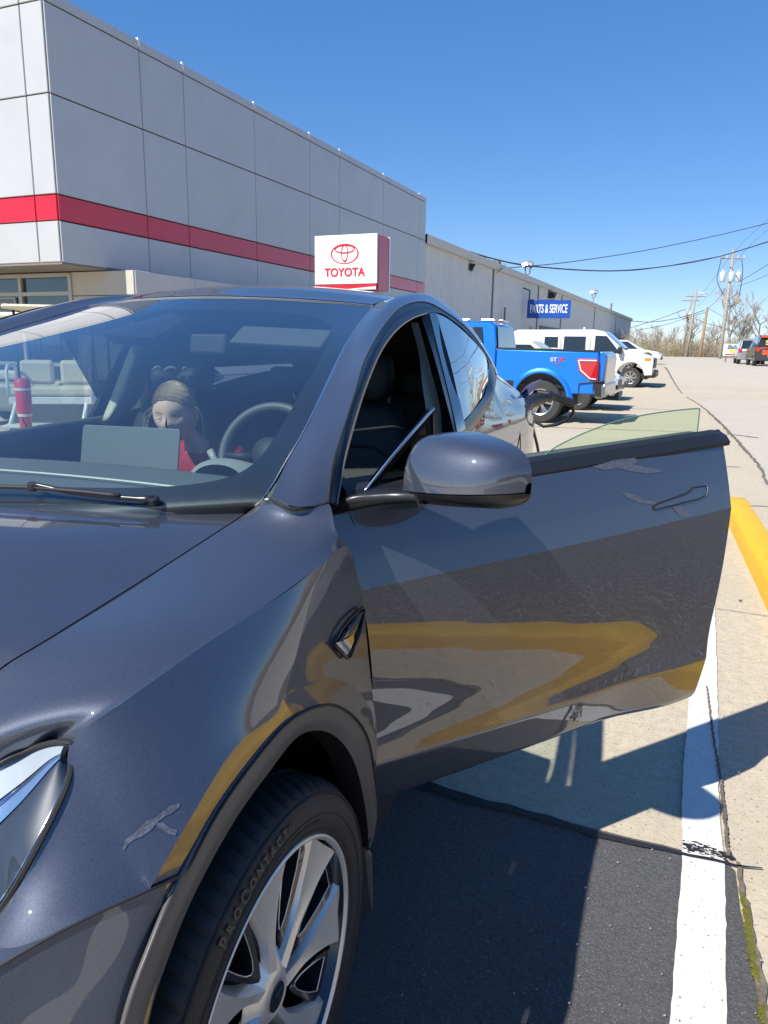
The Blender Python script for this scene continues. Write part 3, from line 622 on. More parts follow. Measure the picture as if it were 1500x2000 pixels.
# --- white van
gp = at(1228, 761, Z=0); hv = math.atan2(-.10, .995)
van = empty('passenger_van', (gp.x, gp.y, gz(0, gp.y)), hv); van.location = van.location+V((-math.sin(hv), math.cos(hv), 0))*.95
tag(van, 'white full size van facing the road behind the blue pickup', 'van')
vw = mat('van_white', (.74, .74, .72), .35, coat=.6, noise=.03, nscale=2)
vp = [(-4.6, .45), (-4.65, 1.2), (-4.55, 2.05), (-4.4, 2.12), (-1.45, 2.14), (-1.1, 2.08), (-.35, 1.42), (.55, 1.22), (.78, 1.12), (.80, .48), (.52, .46)]+arc(0, .44, .50, 5, 175, 14)+[(-3.0, .42)]+arc(-3.5, .44, .46, 5, 175, 12)
def fv(z): return .14*max(0, (z-1.25))/.9
slab(van, 'body', vp, -1.0, 1.0, vw, .05, fv)
for sgn in (1, -1):
    yv = lambda z: sgn*(1.004-fv(z))
    for q in ([(-1.22, 1.28), (-.45, 1.28), (-.95, 1.86), (-1.62+.3, 1.90)], [(-2.55, 1.30), (-1.72, 1.30), (-1.72, 1.88), (-2.55, 1.88)], [(-3.3, 1.32), (-2.78, 1.32), (-2.78, 1.86), (-3.3, 1.86)]):
        if q[0][0] == -1.22: q = [(-1.38, 1.28), (-.42, 1.28), (-.95, 1.90), (-1.38, 1.92)]
        w_ = MB(); w_.add([(x, yv(z), z) for x, z in q], [(0, 1, 2, 3)]); w_.build('side_window', car_glass, van, solid=.006)
    mr = MB(); mr.box((-.42, sgn*1.14, 1.38), (.16, .2, .28)); mr.build('mirror', blackp, van, bevel=.04)
    hl = MB(); hl.box((.62, sgn*.88, .98), (.36, .22, .30)); hh = hl.build('headlight', P['lamp_clear'], van, bevel=.03)
    am = MB(); am.box((.60, sgn*.97, 1.06), (.24, .08, .12)); am.build('indicator', P['amber'], hh, bevel=.01)
    sm = MB(); sm.box((-1.55, sgn*1.0, 1.2), (.015, .01, 1.3)); sm.box((-2.66, sgn*1.0, 1.2), (.015, .01, 1.3)); sm.build('door_seam', blackp, van)
ws = MB(); ws.add([(-.32, -.84, 1.45), (-.32, .84, 1.45), (-1.06, .78, 2.06), (-1.06, -.78, 2.06)], [(0, 1, 2, 3)]); ws.v = [(x+.03, y, z+.02) for x, y, z in ws.v]; ws.build('windshield', car_glass, van, solid=.005)
gr_ = MB(); gr_.box((.80, 0, .92), (.05, 1.5, .36)); gr_.build('grille', blackp, van, bevel=.01)
bb = MB(); bb.box((.74, 0, .52), (.34, 1.98, .26)); bb.build('front_bumper', blackp, van, bevel=.05)
for x in (0, -3.5):
    for s in (1, -1): wheel_far(van, x, s*.86, .38, .25, 8, s)
bl = MB(); bl.lathe([(2.12, .001), (2.2, .05), (2.23, .03), (2.24, 0.001)], 'Z', 12, c=(-1.9, -.3, 0)); bl.build('roof_beacon', P['white_ribbon'], van)
ub = MB(); ub.box((-1.9, 0, .42), (5.0, 1.4, .2)); ub.build('chassis', blackp, van)

def car(name, loc, heading, m, label, L=4.5, H=1.6, kind='suv', roofm=None, detail=True, cat_='car', W_=1.84):
    t = empty(name, loc, heading); tag(t, label, cat_); r = .34; hw = W_/2; h1 = H*.60; xr = -L*.42; xf = L*.58
    fa = xf-.85; ra = xr+.8
    pr = [(xr, .35), (xr-.02, h1*.95), (xr+.12, h1+.05), (xf-1.1, h1+.02), (xf-.25, h1-.12), (xf, h1-.3), (xf+.02, .35), (fa+.42, .28)]+arc(fa, r, .39, 5, 175, 10)+arc(ra, r, .39, 5, 175, 10)+[(ra-.42, .3)]
    slab(t, 'body', pr, -hw, hw, m, .06)
    if kind == 'suv': gp_ = [(xr+.05, h1), (xr+.35, H-.04), (xr+.6, H), (xf-2.1, H), (xf-1.15, h1)]
    else: gp_ = [(xr+.5, h1), (xr+1.3, H), (xf-2.2, H), (xf-1.1, h1)]
    def fg(z): return .08+.16*(z-h1)/(H-h1)
    slab(t, 'roof', gp_, -hw, hw, roofm or m, .04, fg)
    for s in (1, -1):
        yv = lambda z: s*(hw+.004-fg(z)); z0, z1 = h1+.04, H-.09
        xa = xr+.35 if kind == 'suv' else xr+.8; xm = (xa+xf-1.5)/2
        for q in ([(xa, z0), (xm-.04, z0), (xm-.04, z1), (xa+.25, z1)], [(xm+.04, z0), (xf-1.4, z0), (xf-2.1, z1), (xm+.04, z1)]):
            w_ = MB(); w_.add([(x, yv(z), z) for x, z in q], [(0, 1, 2, 3)]); w_.build('side_window', car_glass, t, solid=.006)
        hl = MB(); hl.box((xf-.12, s*(hw-.2), h1-.28), (.3, .36, .16), Matrix.Rotation(-s*.35, 3, 'Z')); hl.build('headlight', P['lamp_clear'], t, bevel=.03)
        tl = MB(); tl.box((xr+.03, s*(hw-.14), h1-.12), (.14, .24, .26)); tl.build('tail_light', P['lamp_red'], t, bevel=.02)
        for x in (fa, ra): wheel_far(t, x, s*(hw-.13), r, .22, 5, s)
    w_ = MB(); w_.add([(xf-1.18+.02, -hw+.16, h1+.03), (xf-1.18+.02, hw-.16, h1+.03), (xf-2.06+.02, hw-.28, H-.06), (xf-2.06+.02, -hw+.28, H-.06)], [(0, 1, 2, 3)]); w_.build('windshield', car_glass, t, solid=.006)
    e = .05 if kind == 'suv' else .5; e2 = .33 if kind == 'suv' else 1.25
    w_ = MB(); w_.add([(xr+e-.01, -hw+.16, h1+.05), (xr+e-.01, hw-.16, h1+.05), (xr+e2-.01, hw-.26, H-.10), (xr+e2-.01, -hw+.26, H-.10)], [(0, 1, 2, 3)]); w_.build('rear_window', car_glass, t, solid=.006)
    g_ = MB(); g_.box((xf+.02, 0, .62), (.04, 1.0, .22)); g_.box((xf+.0, 0, .36), (.1, 1.6, .12)); g_.build('grille', blackp, t, bevel=.01)
    p_ = MB(); p_.box((xr-.03, 0, .62), (.02, .34, .16)); p_.build('number_plate', P['white_ribbon'], t)
    return t
def lotcar(px, py, d, hd_, **k):
    p = at(px, py, d=d); z = gz(0, p.y); return car(loc=(p.x, p.y, z), heading=hd_, **k)
sage = paintmat('sage_paint', (.34, .36, .26), .1, .35, .3, 300)
c1 = at(1207, 720, d=18.6); hdv = V((math.cos(hv), math.sin(hv), 0))
def front_at(px, d, L): p = at(px, 720, d=d); q = V((p.x, p.y, 0))-hdv*(L*.58); return (q.x, q.y, gz(0, q.y))
car('small_car', front_at(1210, 18.4, 4.2), hv, sage, 'pale sage green wagon mostly hidden behind the pickup bed', 4.2, 1.64, roofm=mat('cream_roof', (.60, .58, .42), .35, coat=.5))
car('small_car', front_at(1215, 22.2, 4.3), hv, mat('charcoal_paint', (.05, .052, .06), .3, .5, coat=1), 'dark charcoal car whose nose shows between the pickup and the van', 4.3, 1.5)
redp = mat('red_paint', (.5, .012, .02), .3, coat=1); whp = mat('white_paint', (.72, .72, .73), .3, coat=1); silv = mat('silver_paint', (.45, .46, .48), .3, .6, coat=1)
car('small_car', front_at(1262, 38, 4.5), hv, redp, 'red car parked just beyond the white van', 4.5, 1.55)
car('small_car', front_at(1290, 48, 4.5), hv, whp, 'white car at the far end of the parked row', 4.5, 1.5, 'sedan')
p = at(1462, 712, d=54); car('grey_suv', (p.x, p.y, gz(0, p.y)), rad(86), silv, 'grey sport utility seen from behind at the right by the billboard', 4.6, 1.75)
p = at(1494, 714, d=48); bc = car('wrapped_suv', (p.x, p.y, gz(0, p.y)), rad(88), mat('wrap_black', (.025, .025, .028), .3, coat=1), 'black wrapped sport utility with orange graphics at the right edge', 4.8, 1.9)
og = mat('wrap_orange', (.62, .08, .03), .4); tl_ = mat('wrap_tan', (.75, .42, .12), .4)
b = MB(); b.box((-2.06, 0, .84), (.02, 1.05, .30)); b.build('orange_wrap', og, bc); b = MB(); b.box((-1.84, 0, 1.80), (.06, 1.3, .12)); b.box((-1.99, 0, 1.14), (.1, 1.3, .05)); b.build('orange_trim', og, bc)
for s in (-1, 1): text('S', .42, 'lettering', tl_, bc, (-1.98, s*.28, 1.42), (0, -1, 0), (.35, 0, .94), .01, bold=.012)
text('S', .36, 'lettering', tl_, bc, (-2.075, 0, .84), (0, -1, 0), (0, 0, 1), .004, bold=.008)

# --- golf cart and bollard on the far side of the car
gc0 = at(118, 790, d=10.6); gc = empty('golf_cart', (gc0.x, gc0.y, 0), rad(28)); tag(gc, 'cream golf cart with a rear facing bench, seen through the far car window', 'golf cart')
crm = mat('cream_vinyl', (.62, .56, .42), .5); wht = mat('white_tube', (.7, .7, .66), .35, coat=.4); cbody = mat('cart_body', (.30, .28, .22), .4, coat=.5)
def gcb(n_, c, d_, m, bv=.03): b = MB(); b.box(c, d_); return b.build(n_, m, gc, bevel=bv)
gcb('rear_seat', (0, -.30, .78), (1.05, .46, .12), crm); gcb('seat_back', (-.27, -.02, 1.02), (.46, .10, .34), crm, .05); gcb('seat_back', (.27, -.02, 1.02), (.46, .10, .34), crm, .05)
gcb('front_seat', (0, .48, .80), (1.05, .46, .12), crm); gcb('cart_body', (0, .35, .50), (1.1, 1.2, .36), cbody, .06); gcb('cart_nose', (0, 1.45, .6), (1.05, .6, .5), cbody, .12)
gcb('seat_base', (0, -.30, .66), (1.06, .48, .10), wht, .01); gcb('footrest', (0, -.88, .36), (1.0, .34, .04), wht, .01)
for s in (-1, 1):
    b = MB(); b.tube([(s*.53, -.08, .74), (s*.53, -.08, 1.06), (s*.53, -.14, 1.12), (s*.53, -.44, 1.12), (s*.53, -.52, 1.06), (s*.53, -.52, .70)], .022, 8); b.build('armrest', wht, gc, smooth=True)
    b = MB(); b.tube([(s*.45, -.46, .66), (s*.45, -.86, .36)], .028, 8); b.build('footrest_strut', wht, gc, smooth=True)
    for yy in (-.05, 1.25): b = MB(); b.tube([(s*.5, yy, .7), (s*.5, yy, 1.86)], .018, 8); b.build('roof_post', blackp, gc, smooth=True)
    for yy in (-.15, 1.4): wheel_far(gc, s*.5, yy, .23, .2, 5, 1).rotation_euler = (0, 0, -math.pi/2*s)
gcb('canopy', (0, .6, 1.90), (1.2, 1.75, .06), crm, .03)
p = at(22, 640, d=13.2); t = empty('cart_canopy', (p.x, p.y, 0), rad(15)); tag(t, 'cream canopy topped cart at the far left behind the windshield edge', 'golf cart')
b = MB(); b.box((0, 0, at(30, 618, d=13.2).z), (1.5, 1.2, .10)); b.build('canopy', mat('cream_canopy', (.70, .64, .46), .5), t, bevel=.04)
for sx in (-.65, .65):
    for sy_ in (-.5, .5): b = MB(); b.tube([(sx, sy_, .5), (sx, sy_, at(30, 618, d=13.2).z)], .02, 6); b.build('roof_post', blackp, t)
b = MB(); b.box((0, 0, .5), (1.2, 1.5, .5)); b.build('cart_body', cbody, t, bevel=.08)
b = MB(); b.box((0, 0, .85), (1.1, .5, .16)); b.build('bench_seat', crm, t, bevel=.04)
for sx in (-.5, .5):
    for sy_ in (-.55, .55): wheel_far(t, sx, sy_, .23, .2, 5, 1 if sx > 0 else -1).rotation_euler = (0, 0, -math.pi/2*(1 if sx > 0 else -1))
p = at(48, 800, d=8.7); bo = empty('bollard', (p.x, p.y, 0)); tag(bo, 'red plastic sleeved bollard with two white bands beside the showroom', 'bollard')
ztop = at(45, 738, d=8.7).z
b = MB(); b.lathe([(0, .066), (ztop-.44, .066), (ztop-.38, .084), (ztop-.03, .088), (ztop, .06), (ztop+.004, .001)], 'Z', 28); b.v = b.v
b.build('sleeve', mat('bollard_red', (.62, .03, .04), .4, coat=.3), bo, auto=50)
for z in (ztop-.12, ztop-.42):
    b = MB(); rr_ = .090 if z > ztop-.27 else .080; b.lathe([(z-.02, rr_), (z+.01, rr_)], 'Z', 28); b.build('white_band', wht, bo, smooth=True)

# ================================================================== THE GREY ELECTRIC CAR
car_ = empty('parked_car', (0, 1.4, 0)); tag(car_, 'dark blue grey car in the foreground with its driver door open and charging', 'car')
CO = V((0, 1.4, 0))
def cpart(mb, name, m, parent=None, **k):
    """mesh given in place coordinates, parented to the car"""
    mb.v = [tuple(V(p)-CO) for p in mb.v]
    return mb.build(name, m, parent or car_, **k)
def X(l): return [at(p[0], p[1], X=p[2]) if abs(p[1]) > 8 or abs(p[0]) > 8 else V(p) for p in l]
def N3(*p): return V(p)
paint = P['paint']
def panel(name, rows, m=paint, nu=64, nv=20, arc=True, both=True, rx=0):
    L = loft(rows, nu, nv, arc)
    outs = []
    if rx: L = relax(L, rx)
   
    for k, R in enumerate([L]+([mir(L)] if both else [])):
        b = MB(); b.grid(R, flip=(k == 1)); o = cpart(b, name, m, smooth=True); outs.append(o)
    return outs[0]
def seam(pts, name='panel_gap', r=.0028, both=True, m=None, off=(0, 0, 0)):
    q = cat([V(p)+V(off) for p in pts], 60)
    for k in ((1, -1) if both else (1,)):
        b = MB(); b.tube([V((p.x*k, p.y, p.z)) for p in q], r, 6); cpart(b, name, m or P['rubber'])
def relax(R, n):
    for _ in range(n):
        Q = [[p.copy() for p in r] for r in R]
        for i in range(1, len(R)-1):
            for k in range(1, len(R[0])-1): Q[i][k] = (R[i-1][k]+R[i+1][k]+R[i][k-1]+R[i][k+1])*.125+R[i][k]*.5
        R = Q
    return R
# hood
h_sh = X([(478, 1003, .730), (300, 1118, .702), (100, 1243, .695), (0, 1305, .678)])+[N3(.673, -.335, 1.010), N3(.667, -.405, .976), N3(.660, -.47, .934), N3(.53, -.67, .868)]
h_m1 = [at(240, 996, X=.50), N3(.485, -.0, 1.122), N3(.47, -.2, 1.095), N3(.45, -.34, 1.068), N3(.44, -.54, .965), N3(.38, -.755, .880)]
h_m2 = [at(0, 986, X=.265), N3(.25, -.05, 1.145), N3(.245, -.22, 1.12), N3(.235, -.38, 1.088), N3(.22, -.6, .998), N3(.19, -.82, .895)]
h_c = [N3(0, .105, 1.128), N3(0, -.06, 1.148), N3(0, -.24, 1.122), N3(0, -.4, 1.09), N3(0, -.62, 1.005), N3(0, -.835, .90)]
def mx(l): return [V((-p.x, p.y, p.z)) for p in l]
hr = loft([mx(h_sh), mx(h_m1), mx(h_m2), h_c, h_m2, h_m1, h_sh], 70, 60)
b = MB(); b.grid(hr); b.grid([hr[-1], [p+V((.002, 0, -.02)) for p in hr[-1]]]); cpart(b, 'hood', paint, smooth=True)
seam([p+V((.005, 0, -.002)) for p in h_sh], 'hood_gap', .0030)
# fender top
f0 = X([(529, 972, .797), (484, 1002, .745), (304, 1119, .707), (105, 1244, .700), (4, 1307, .683)])+[N3(.677, -.335, 1.008), N3(.671, -.405, .974), N3(.665, -.47, .932)]
CR = [(677, 1067, .935), (620, 1110, .927), (500, 1195, .909), (400, 1260, .895), (250, 1365, .872), (142, 1446, .838)]
fc_ = X(CR)
def fmid(t, bz, first, last):
    L_ = [a.lerp(c, t)+V((.004, 0, bz)) for a, c in zip(cat(f0, 12), cat(fc_, 12))]; L_[0] = first; L_[-1] = last; return L_
f1 = fmid(.34, .008, at(582, 992, X=.853), at(0, 1488, X=.745)); f2 = fmid(.66, .009, at(640, 982, X=.888), at(60, 1461, X=.770)); f3 = fmid(.86, .004, at(655, 1035, X=.918), at(105, 1448, X=.790))
f1[1] = f1[1].lerp(f1[0].lerp(f1[2], .5), .5); f2[1] = f2[1].lerp(f2[0].lerp(f2[2], .5), .5); f3[1] = f3[1].lerp(f3[0].lerp(f3[2], .5), .5)
panel('front_fender', [f0, f1, f2, f3, fc_], nu=90, nv=30, rx=60)
# fender side
so_ = [at(-80, 1870, X=.80)]+X([(0, 1780, .82), (60, 1680, .845), (128, 1545, .85), (142, 1446, .838), (250, 1365, .872), (400, 1260, .895), (560, 1155, .919), (620, 1110, .927), (677, 1067, .935), (699, 1130, .943), (710, 1180, .947), (721, 1300, .948), (732, 1400, .946)])
si_ = [N3(.80, -.57, .815)]+X([(0, 1883, .86), (150, 1800, .905), (288, 1738, .944), (297, 1728, .947), (378, 1588, .957), (457, 1463, .9575), (546, 1372, .957), (600, 1336, .9555), (650, 1325, .9545), (692, 1343, .953), (715, 1370, .952), (730, 1405, .950), (736, 1440, .948)])
sm_ = [a.lerp(c, .5)+V((.004 if 4 < i < 11 else .002, 0, .002)) for i, (a, c) in enumerate(zip(so_, si_))]
FS = relax(loft([so_, sm_, si_], 110, 20, False), 60)
panel('fender_side', [so_, sm_, si_], nu=110, nv=20, arc=False, rx=60)
T_ = X([(297, 1728, .947), (378, 1588, .957), (457, 1463, .9575), (546, 1372, .957), (600, 1336, .9555), (650, 1325, .9545), (692, 1343, .953), (715, 1370, .952), (730, 1405, .953), (738, 1460, .949)])
A_ = X([(357, 1707, .9585), (420, 1590, .9632), (485, 1497, .9637), (550, 1420, .9638), (598, 1388, .9640), (645, 1377, .9645), (682, 1394, .964), (708, 1425, .963), (722, 1465, .961), (731, 1530, .957)])
Tm = [a.lerp(c, .5)+V((.0002, 0, 0)) for a, c in zip(T_, A_)]
panel('arch_flare', [T_, Tm, A_], nu=90, nv=8, arc=False)
# plastic arch moulding
Ao = X([(200, 2120, .955), (245, 2000, .958), (300, 1840, .962), (357, 1707, .961), (420, 1590, .9645), (485, 1497, .965), (550, 1420, .965), (598, 1388, .9655), (645, 1377, .966), (682, 1394, .9655), (708, 1425, .9645), (722, 1465, .9625), (732, 1530, .960), (736, 1600, .955), (722, 1655, .95)])
Ii = X([(250, 2130, .955), (290, 2000, .955), (330, 1868, .958), (383, 1740, .960), (460, 1600, .960), (530, 1502, .958), (573, 1447, .957), (605, 1428, .957), (640, 1430, .957), (668, 1450, .957), (688, 1480, .958), (702, 1520, .955), (714, 1580, .95), (719, 1630, .945), (717, 1662, .94)])
lo_ = [N3(.945, -.50, .30), N3(.952, -.495, .50), N3(.955, -.478, .66)]; li_ = [N3(.945, -.44, .28), N3(.95, -.435, .48), N3(.953, -.42, .62)]
rows = loft([[p+V((-.006, 0, 0)) for p in lo_+Ao[1:]], lo_+Ao[1:], [a.lerp(c, .5)+V((.004, 0, 0)) for a, c in zip(lo_+Ao[1:], li_+Ii[1:])], li_+Ii[1:]], 130, 12, arc=False)
inn = [p+V((-.05, 0, .0)) for p in rows[-1]]
for k, R in enumerate((rows, mir(rows))):
    b = MB(); b.grid(R, flip=k == 1); cpart(b, 'arch_moulding', P['arch'], smooth=True)
    b = MB(); I2 = inn if not k else [V((-p.x, p.y, p.z)) for p in inn]; b.grid([R[-1], I2], flip=k == 1); cpart(b, 'arch_lip', P['satin_black'], smooth=True)
seam([p+V((.003, 0, .001)) for p in A_], 'arch_gap', .0022)
# wheel well liners
for cyl_y in (0, 2.93):
    for s in (1, -1):
        b = MB(); ro = []
        for k in range(25):
            th = rad(-25+230*k/24); cyy, czz, R = -.05+cyl_y, .40, .455
            ro.append([V((s*x, cyy+R*math.cos(th), czz+R*math.sin(th))) for x in (.915, .70, .45)])
        b.grid(ro); b.add([ro[k][-1] for k in range(25)], [tuple(range(25))]); cpart(b, 'wheel_liner', P['rubber'], smooth=False)
# mud flap
for s in (1, -1):
    b = MB(); q = [at(690, 1622, X=.93), at(718, 1648, X=.93), at(721, 1795, X=.93), at(716, 1806, X=.93), at(680, 1790, X=.93)]
    q = [V((s*.935, .392, .37)), V((s*.945, .405, .34)), V((s*.945, .42, .19)), V((s*.93, .42, .178)), V((s*.74, .42, .178)), V((s*.74, .39, .37))]
    b.prism(q, (0, .012, 0)); cpart(b, 'mud_flap', P['arch'])
# bumper
bl = [at(357, 1707, X=.9585), at(292, 1737, X=.946), at(150, 1801, X=.905), at(0, 1884, X=.862), N3(.79, -.585, .822), N3(.67, -.685, .775), N3(.5, -.765, .73), N3(.25, -.835, .69), N3(0, -.86, .68)]
b2_ = [N3(.960, -.372, .79), N3(.950, -.415, .79), N3(.913, -.462, .79), N3(.868, -.513, .785), N3(.80, -.612, .76), N3(.68, -.715, .715), N3(.5, -.80, .67), N3(.25, -.865, .64), N3(0, -.885, .63)]
b3_ = [N3(.962, -.455, .65), N3(.950, -.485, .65), N3(.920, -.53, .65), N3(.88, -.585, .64), N3(.81, -.68, .61), N3(.69, -.78, .57), N3(.5, -.86, .53), N3(.25, -.92, .51), N3(0, -.94, .50)]
b4_ = [N3(.955, -.492, .45), N3(.945, -.52, .45), N3(.92, -.56, .45), N3(.88, -.625, .45), N3(.81, -.715, .43), N3(.69, -.81, .41), N3(.5, -.885, .40), N3(.25, -.94, .39), N3(0, -.955, .38)]
b5_ = [V((p.x-.02, p.y+.02, .25)) for p in b4_]
panel('front_bumper', [[p+V((-.02, .012, .003)) for p in bl], bl], nu=60, nv=3)
panel('front_bumper', [bl, b2_, b3_, b4_, b5_], nu=90, nv=40, arc=False, rx=40)
hf = [h_c[-1], h_m2[-1], h_m1[-1], h_sh[-1]]; hl_ = [bl[8], bl[7], bl[6], bl[5]]
panel('front_bumper', [[p+V((0, -.004, -.004)) for p in hf], [a.lerp(c, .5)+V((0, -.035, .0)) for a, c in zip(hf, hl_)], hl_], nu=40, nv=16)
seam([p+V((.002, -.002, .001)) for p in bl], 'bumper_gap', .0016)
# headlights
ht = [N3(.53, -.68, .855), N3(.665, -.47, .925)]+X([(-80, 1541, .712), (0, 1490, .745), (60, 1463, .770), (105, 1450, .805), (141, 1451, .837)])
hb_ = [N3(.66, -.68, .775), N3(.745, -.575, .805)]+X([(-80, 1868, .80), (0, 1778, .820), (60, 1678, .845), (126, 1545, .85), (143, 1478, .841)])
def hlrows(t0, t1, off, e0=0., e1=1.):
    a = catu(ht, 60); c = catu(hb_, 60); i0, i1 = int(e0*59), int(e1*59); R = []
    for j in range(13):
        t = t0+(t1-t0)*j/12; R.append([a[i].lerp(c[i], t)+V((-.7, .5, -.5)).normalized()*(off if not callable(off) else off(t))-V((0, -.012*math.sin(math.pi*t), 0))*-1 for i in range(i0, i1+1)])
    return R
for s in (1, -1):
    def put(R, nm, m, par=None):
        b = MB(); R = R if s == 1 else mir(R); b.grid(R, flip=s == -1); return cpart(b, nm, m, par, smooth=True)
    b = MB(); b.grid(hlrows(0, 1, .07) if s == 1 else mir(hlrows(0, 1, .07))); hlo = cpart(b, 'headlight', P['gloss_black'], smooth=True)
    put(hlrows(.02, .27, .010, .02, .95), 'reflector', mat('lamp_white', (.36, .40, .43), .5), hlo)
    put(hlrows(.285, .30, .008, .02, .97), 'light_guide', P['chrome'], hlo)
    put(hlrows(.31, .45, .014, .02, .97), 'light_guide', mat('lamp_sky_reflection', (.16, .26, .44), .35, .4), hlo)  # chrome band, its blue sky reflection painted into the colour
    put(hlrows(.47, .98, .018, .02, .97), 'inner_bezel', mat('lamp_bezel', (.02, .03, .045), .45), hlo)
    put(hlrows(.955, .965, .012, .1, .95), 'trim_line', P['chrome'], hlo)
    put(hlrows(0, 1, -.002), 'lens', P['clear'], hlo)
    edge = [V((p.x*s, p.y, p.z)) for p in catu(ht, 30)+list(reversed(catu(hb_, 30)))]
    b = MB(); b.tube(edge, .0035, 6); cpart(b, 'gasket', P['rubber'], hlo)
# windshield / roof surface: edge curve + centre curve, parabola across
E_ = X([(478, 1001, .728), (520, 966, .770), (560, 900, .762), (600, 830, .740), (640, 745, .700), (680, 665, .640), (728, 597, .570)])
Cc = [N3(0, .112, 1.118), N3(0, .17, 1.142), N3(0, .30, 1.205), N3(0, .47, 1.275), N3(0, .72, 1.362), N3(0, 1.02, 1.462), N3(0, 1.405, 1.590)]
def surf(Es, Cs, t, s, off=0):
    m = len(Es)-1; g_ = min(max(t, 0), m); i = min(int(g_), m-1); f = g_-i
    def cr(L):
        a = L[i-1] if i else L[0]*2-L[1]; d = L[i+2] if i+2 <= m else L[m]*2-L[m-1]; b_, c = L[i], L[i+1]
        return .5*((2*b_)+(c-a)*f+(2*a-5*b_+4*c-d)*f*f+(3*b_-a-3*c+d)*f*f*f)
    e, c = cr(Es), cr(Cs); return V((e.x*s, c.y+(e.y-c.y)*s*s, c.z+(e.z-c.z)*s*s-off))
rows = [[surf(E_, Cc, 6*j/60, -1+2*i/70) for i in range(71)] for j in range(61)]
b = MB(); b.grid(rows); ws_ = cpart(b, 'windshield', P['wind'], smooth=True)
# black printed border under the glass
def rrect(n, t0, t1, s0, rx, rt):
    out = []
    for k in range(n):
        th = 2*math.pi*k/n; cx, sx = math.cos(th), math.sin(th); e = 7
        r_ = (abs(cx)**e+abs(sx)**e)**(-1/e); out.append(((t0+t1)/2+(t1-t0)/2*sx*r_, s0*cx*r_))
    return out
n_ = 240; inner = rrect(n_, 1.30, 5.68, .925, 0, 0); outer = rrect(n_, .03, 5.985, .998, 0, 0)
outer = []
for k in range(n_):
    th = 2*math.pi*k/n_; cx, sx = math.cos(th), math.sin(th); r_ = 1/max(abs(cx), abs(sx)); outer.append((3+2.985*sx*r_, .998*cx*r_))
rws = []
for j in range(7):
    f = j/6; rws.append([surf(E_, Cc, a[0]+(c[0]-a[0])*f, a[1]+(c[1]-a[1])*f, .006) for a, c in zip(inner, outer)])
for r in rws: r.append(r[0])
b = MB(); b.grid(rws); cpart(b, 'frit_border', P['frit'], ws_, smooth=True)
b = MB(); R = [[surf(E_, Cc, .52+.22*j/3, .60+.13*i/10, .002) for i in range(11)] for j in range(4)]
q0 = [at(x, y, X=x_) for x, y, x_ in ((384, 969, .56), (449, 973, .625), (449, 980, .625), (384, 976, .56))]
n0 = (surf(E_, Cc, .5, .7)-surf(E_, Cc, .5, .7, .003)); b.add([p+V((0, -.010, .010)) for p in q0], [(0, 1, 2, 3)]); cpart(b, 'number_slot', mat('slot_grey', (.35, .42, .40), .5), ws_)
# roof: header strip, glass roof
Er = [E_[-1], N3(.568, 1.80, 1.607), N3(.565, 2.2, 1.63), N3(.565, 2.7, 1.59), N3(.585, 3.15, 1.475), N3(.62, 3.55, 1.31), N3(.66, 3.9, 1.14)]
Cr = [Cc[-1], N3(0, 1.72, 1.652), N3(0, 2.2, 1.675), N3(0, 2.7, 1.635), N3(0, 3.15, 1.525), N3(0, 3.6, 1.35), N3(0, 3.98, 1.15)]
b = MB(); b.grid([[surf(Er, Cr, 6*j/60, -1+2*i/50, -.001) for i in range(51)] for j in range(61)]); cpart(b, 'roof', P['gloss_black'], smooth=True)
b = MB(); hdr = [[surf(Er, Cr, .62*j/8, -1+2*i/50, -.005) for i in range(51)] for j in range(9)]; b.grid(hdr); cpart(b, 'roof_header', paint, smooth=True)
b = MB(); b.tube([surf(E_, Cc, 5.99, -1+2*i/40, -.002) for i in range(41)], .0022, 5); cpart(b, 'header_trim', P['chrome'])
b = MB(); b.tube([surf(E_, Cc, 6*i/60, 1, .001) for i in range(4, 61)], .0028, 5); cpart(b, 'glass_edge_trim', P['chrome'])
b = MB(); b.tube([surf(E_, Cc, 6*i/60, -1, .001) for i in range(4, 61)], .0028, 5); cpart(b, 'glass_edge_trim', P['rubber'])
# headliner under the roof
b = MB(); b.grid([[surf(Er, Cr, .05+5*j/20, -.97+1.94*i/20, .035) for i in range(21)] for j in range(21)], flip=True); cpart(b, 'headliner', P['int_dark'], smooth=True)
# pillars and roof rail
r0 = X([(529, 971, .797), (562, 900, .768), (602, 830, .744), (642, 745, .702), (682, 665, .642), (730, 597, .572)])+[N3(.572, 1.85, 1.612), N3(.568, 2.3, 1.628), N3(.57, 2.75, 1.585), N3(.59, 3.2, 1.46), N3(.62, 3.55, 1.32)]
r1 = X([(582, 990, .853), (606, 900, .818), (640, 815, .778), (674, 730, .732), (714, 650, .682), (757, 592, .640), (790, 575, .632), (828, 573, .640), (860, 587, .66), (904, 623, .70), (933, 657, .73), (957, 699, .76), (972, 728, .78)])
r2 = X([(640, 980, .887), (650, 905, .862), (673, 830, .832), (694, 765, .802), (714, 700, .767), (751, 636, .722), (787, 599, .702), (828, 590, .702), (863, 605, .712), (904, 634, .742), (933, 667, .772), (955, 701, .792), (969, 732, .815)])
panel('roof_rail', [r0, r1, r2], nu=120, nv=22)
seam([p+V((.001, 0, .001)) for p in r2], 'rail_gap', .0022)
seam([at(527, 973, X=.797), at(556, 990, X=.83), at(585, 994, X=.855), at(615, 990, X=.872), at(642, 980, X=.889)], 'pillar_gap', .0028)
r3 = X([(656, 985, .885), (664, 940, .877), (671, 900, .865), (693, 818, .836), (716, 748, .802), (743, 686, .766), (772, 646, .742), (804, 622, .728), (835, 611, .728), (862, 612, .735), (885, 626, .75), (908, 645, .765), (935, 675, .785), (952, 702, .80)])
r25 = loft([r2, r3], 100, 3)[1]
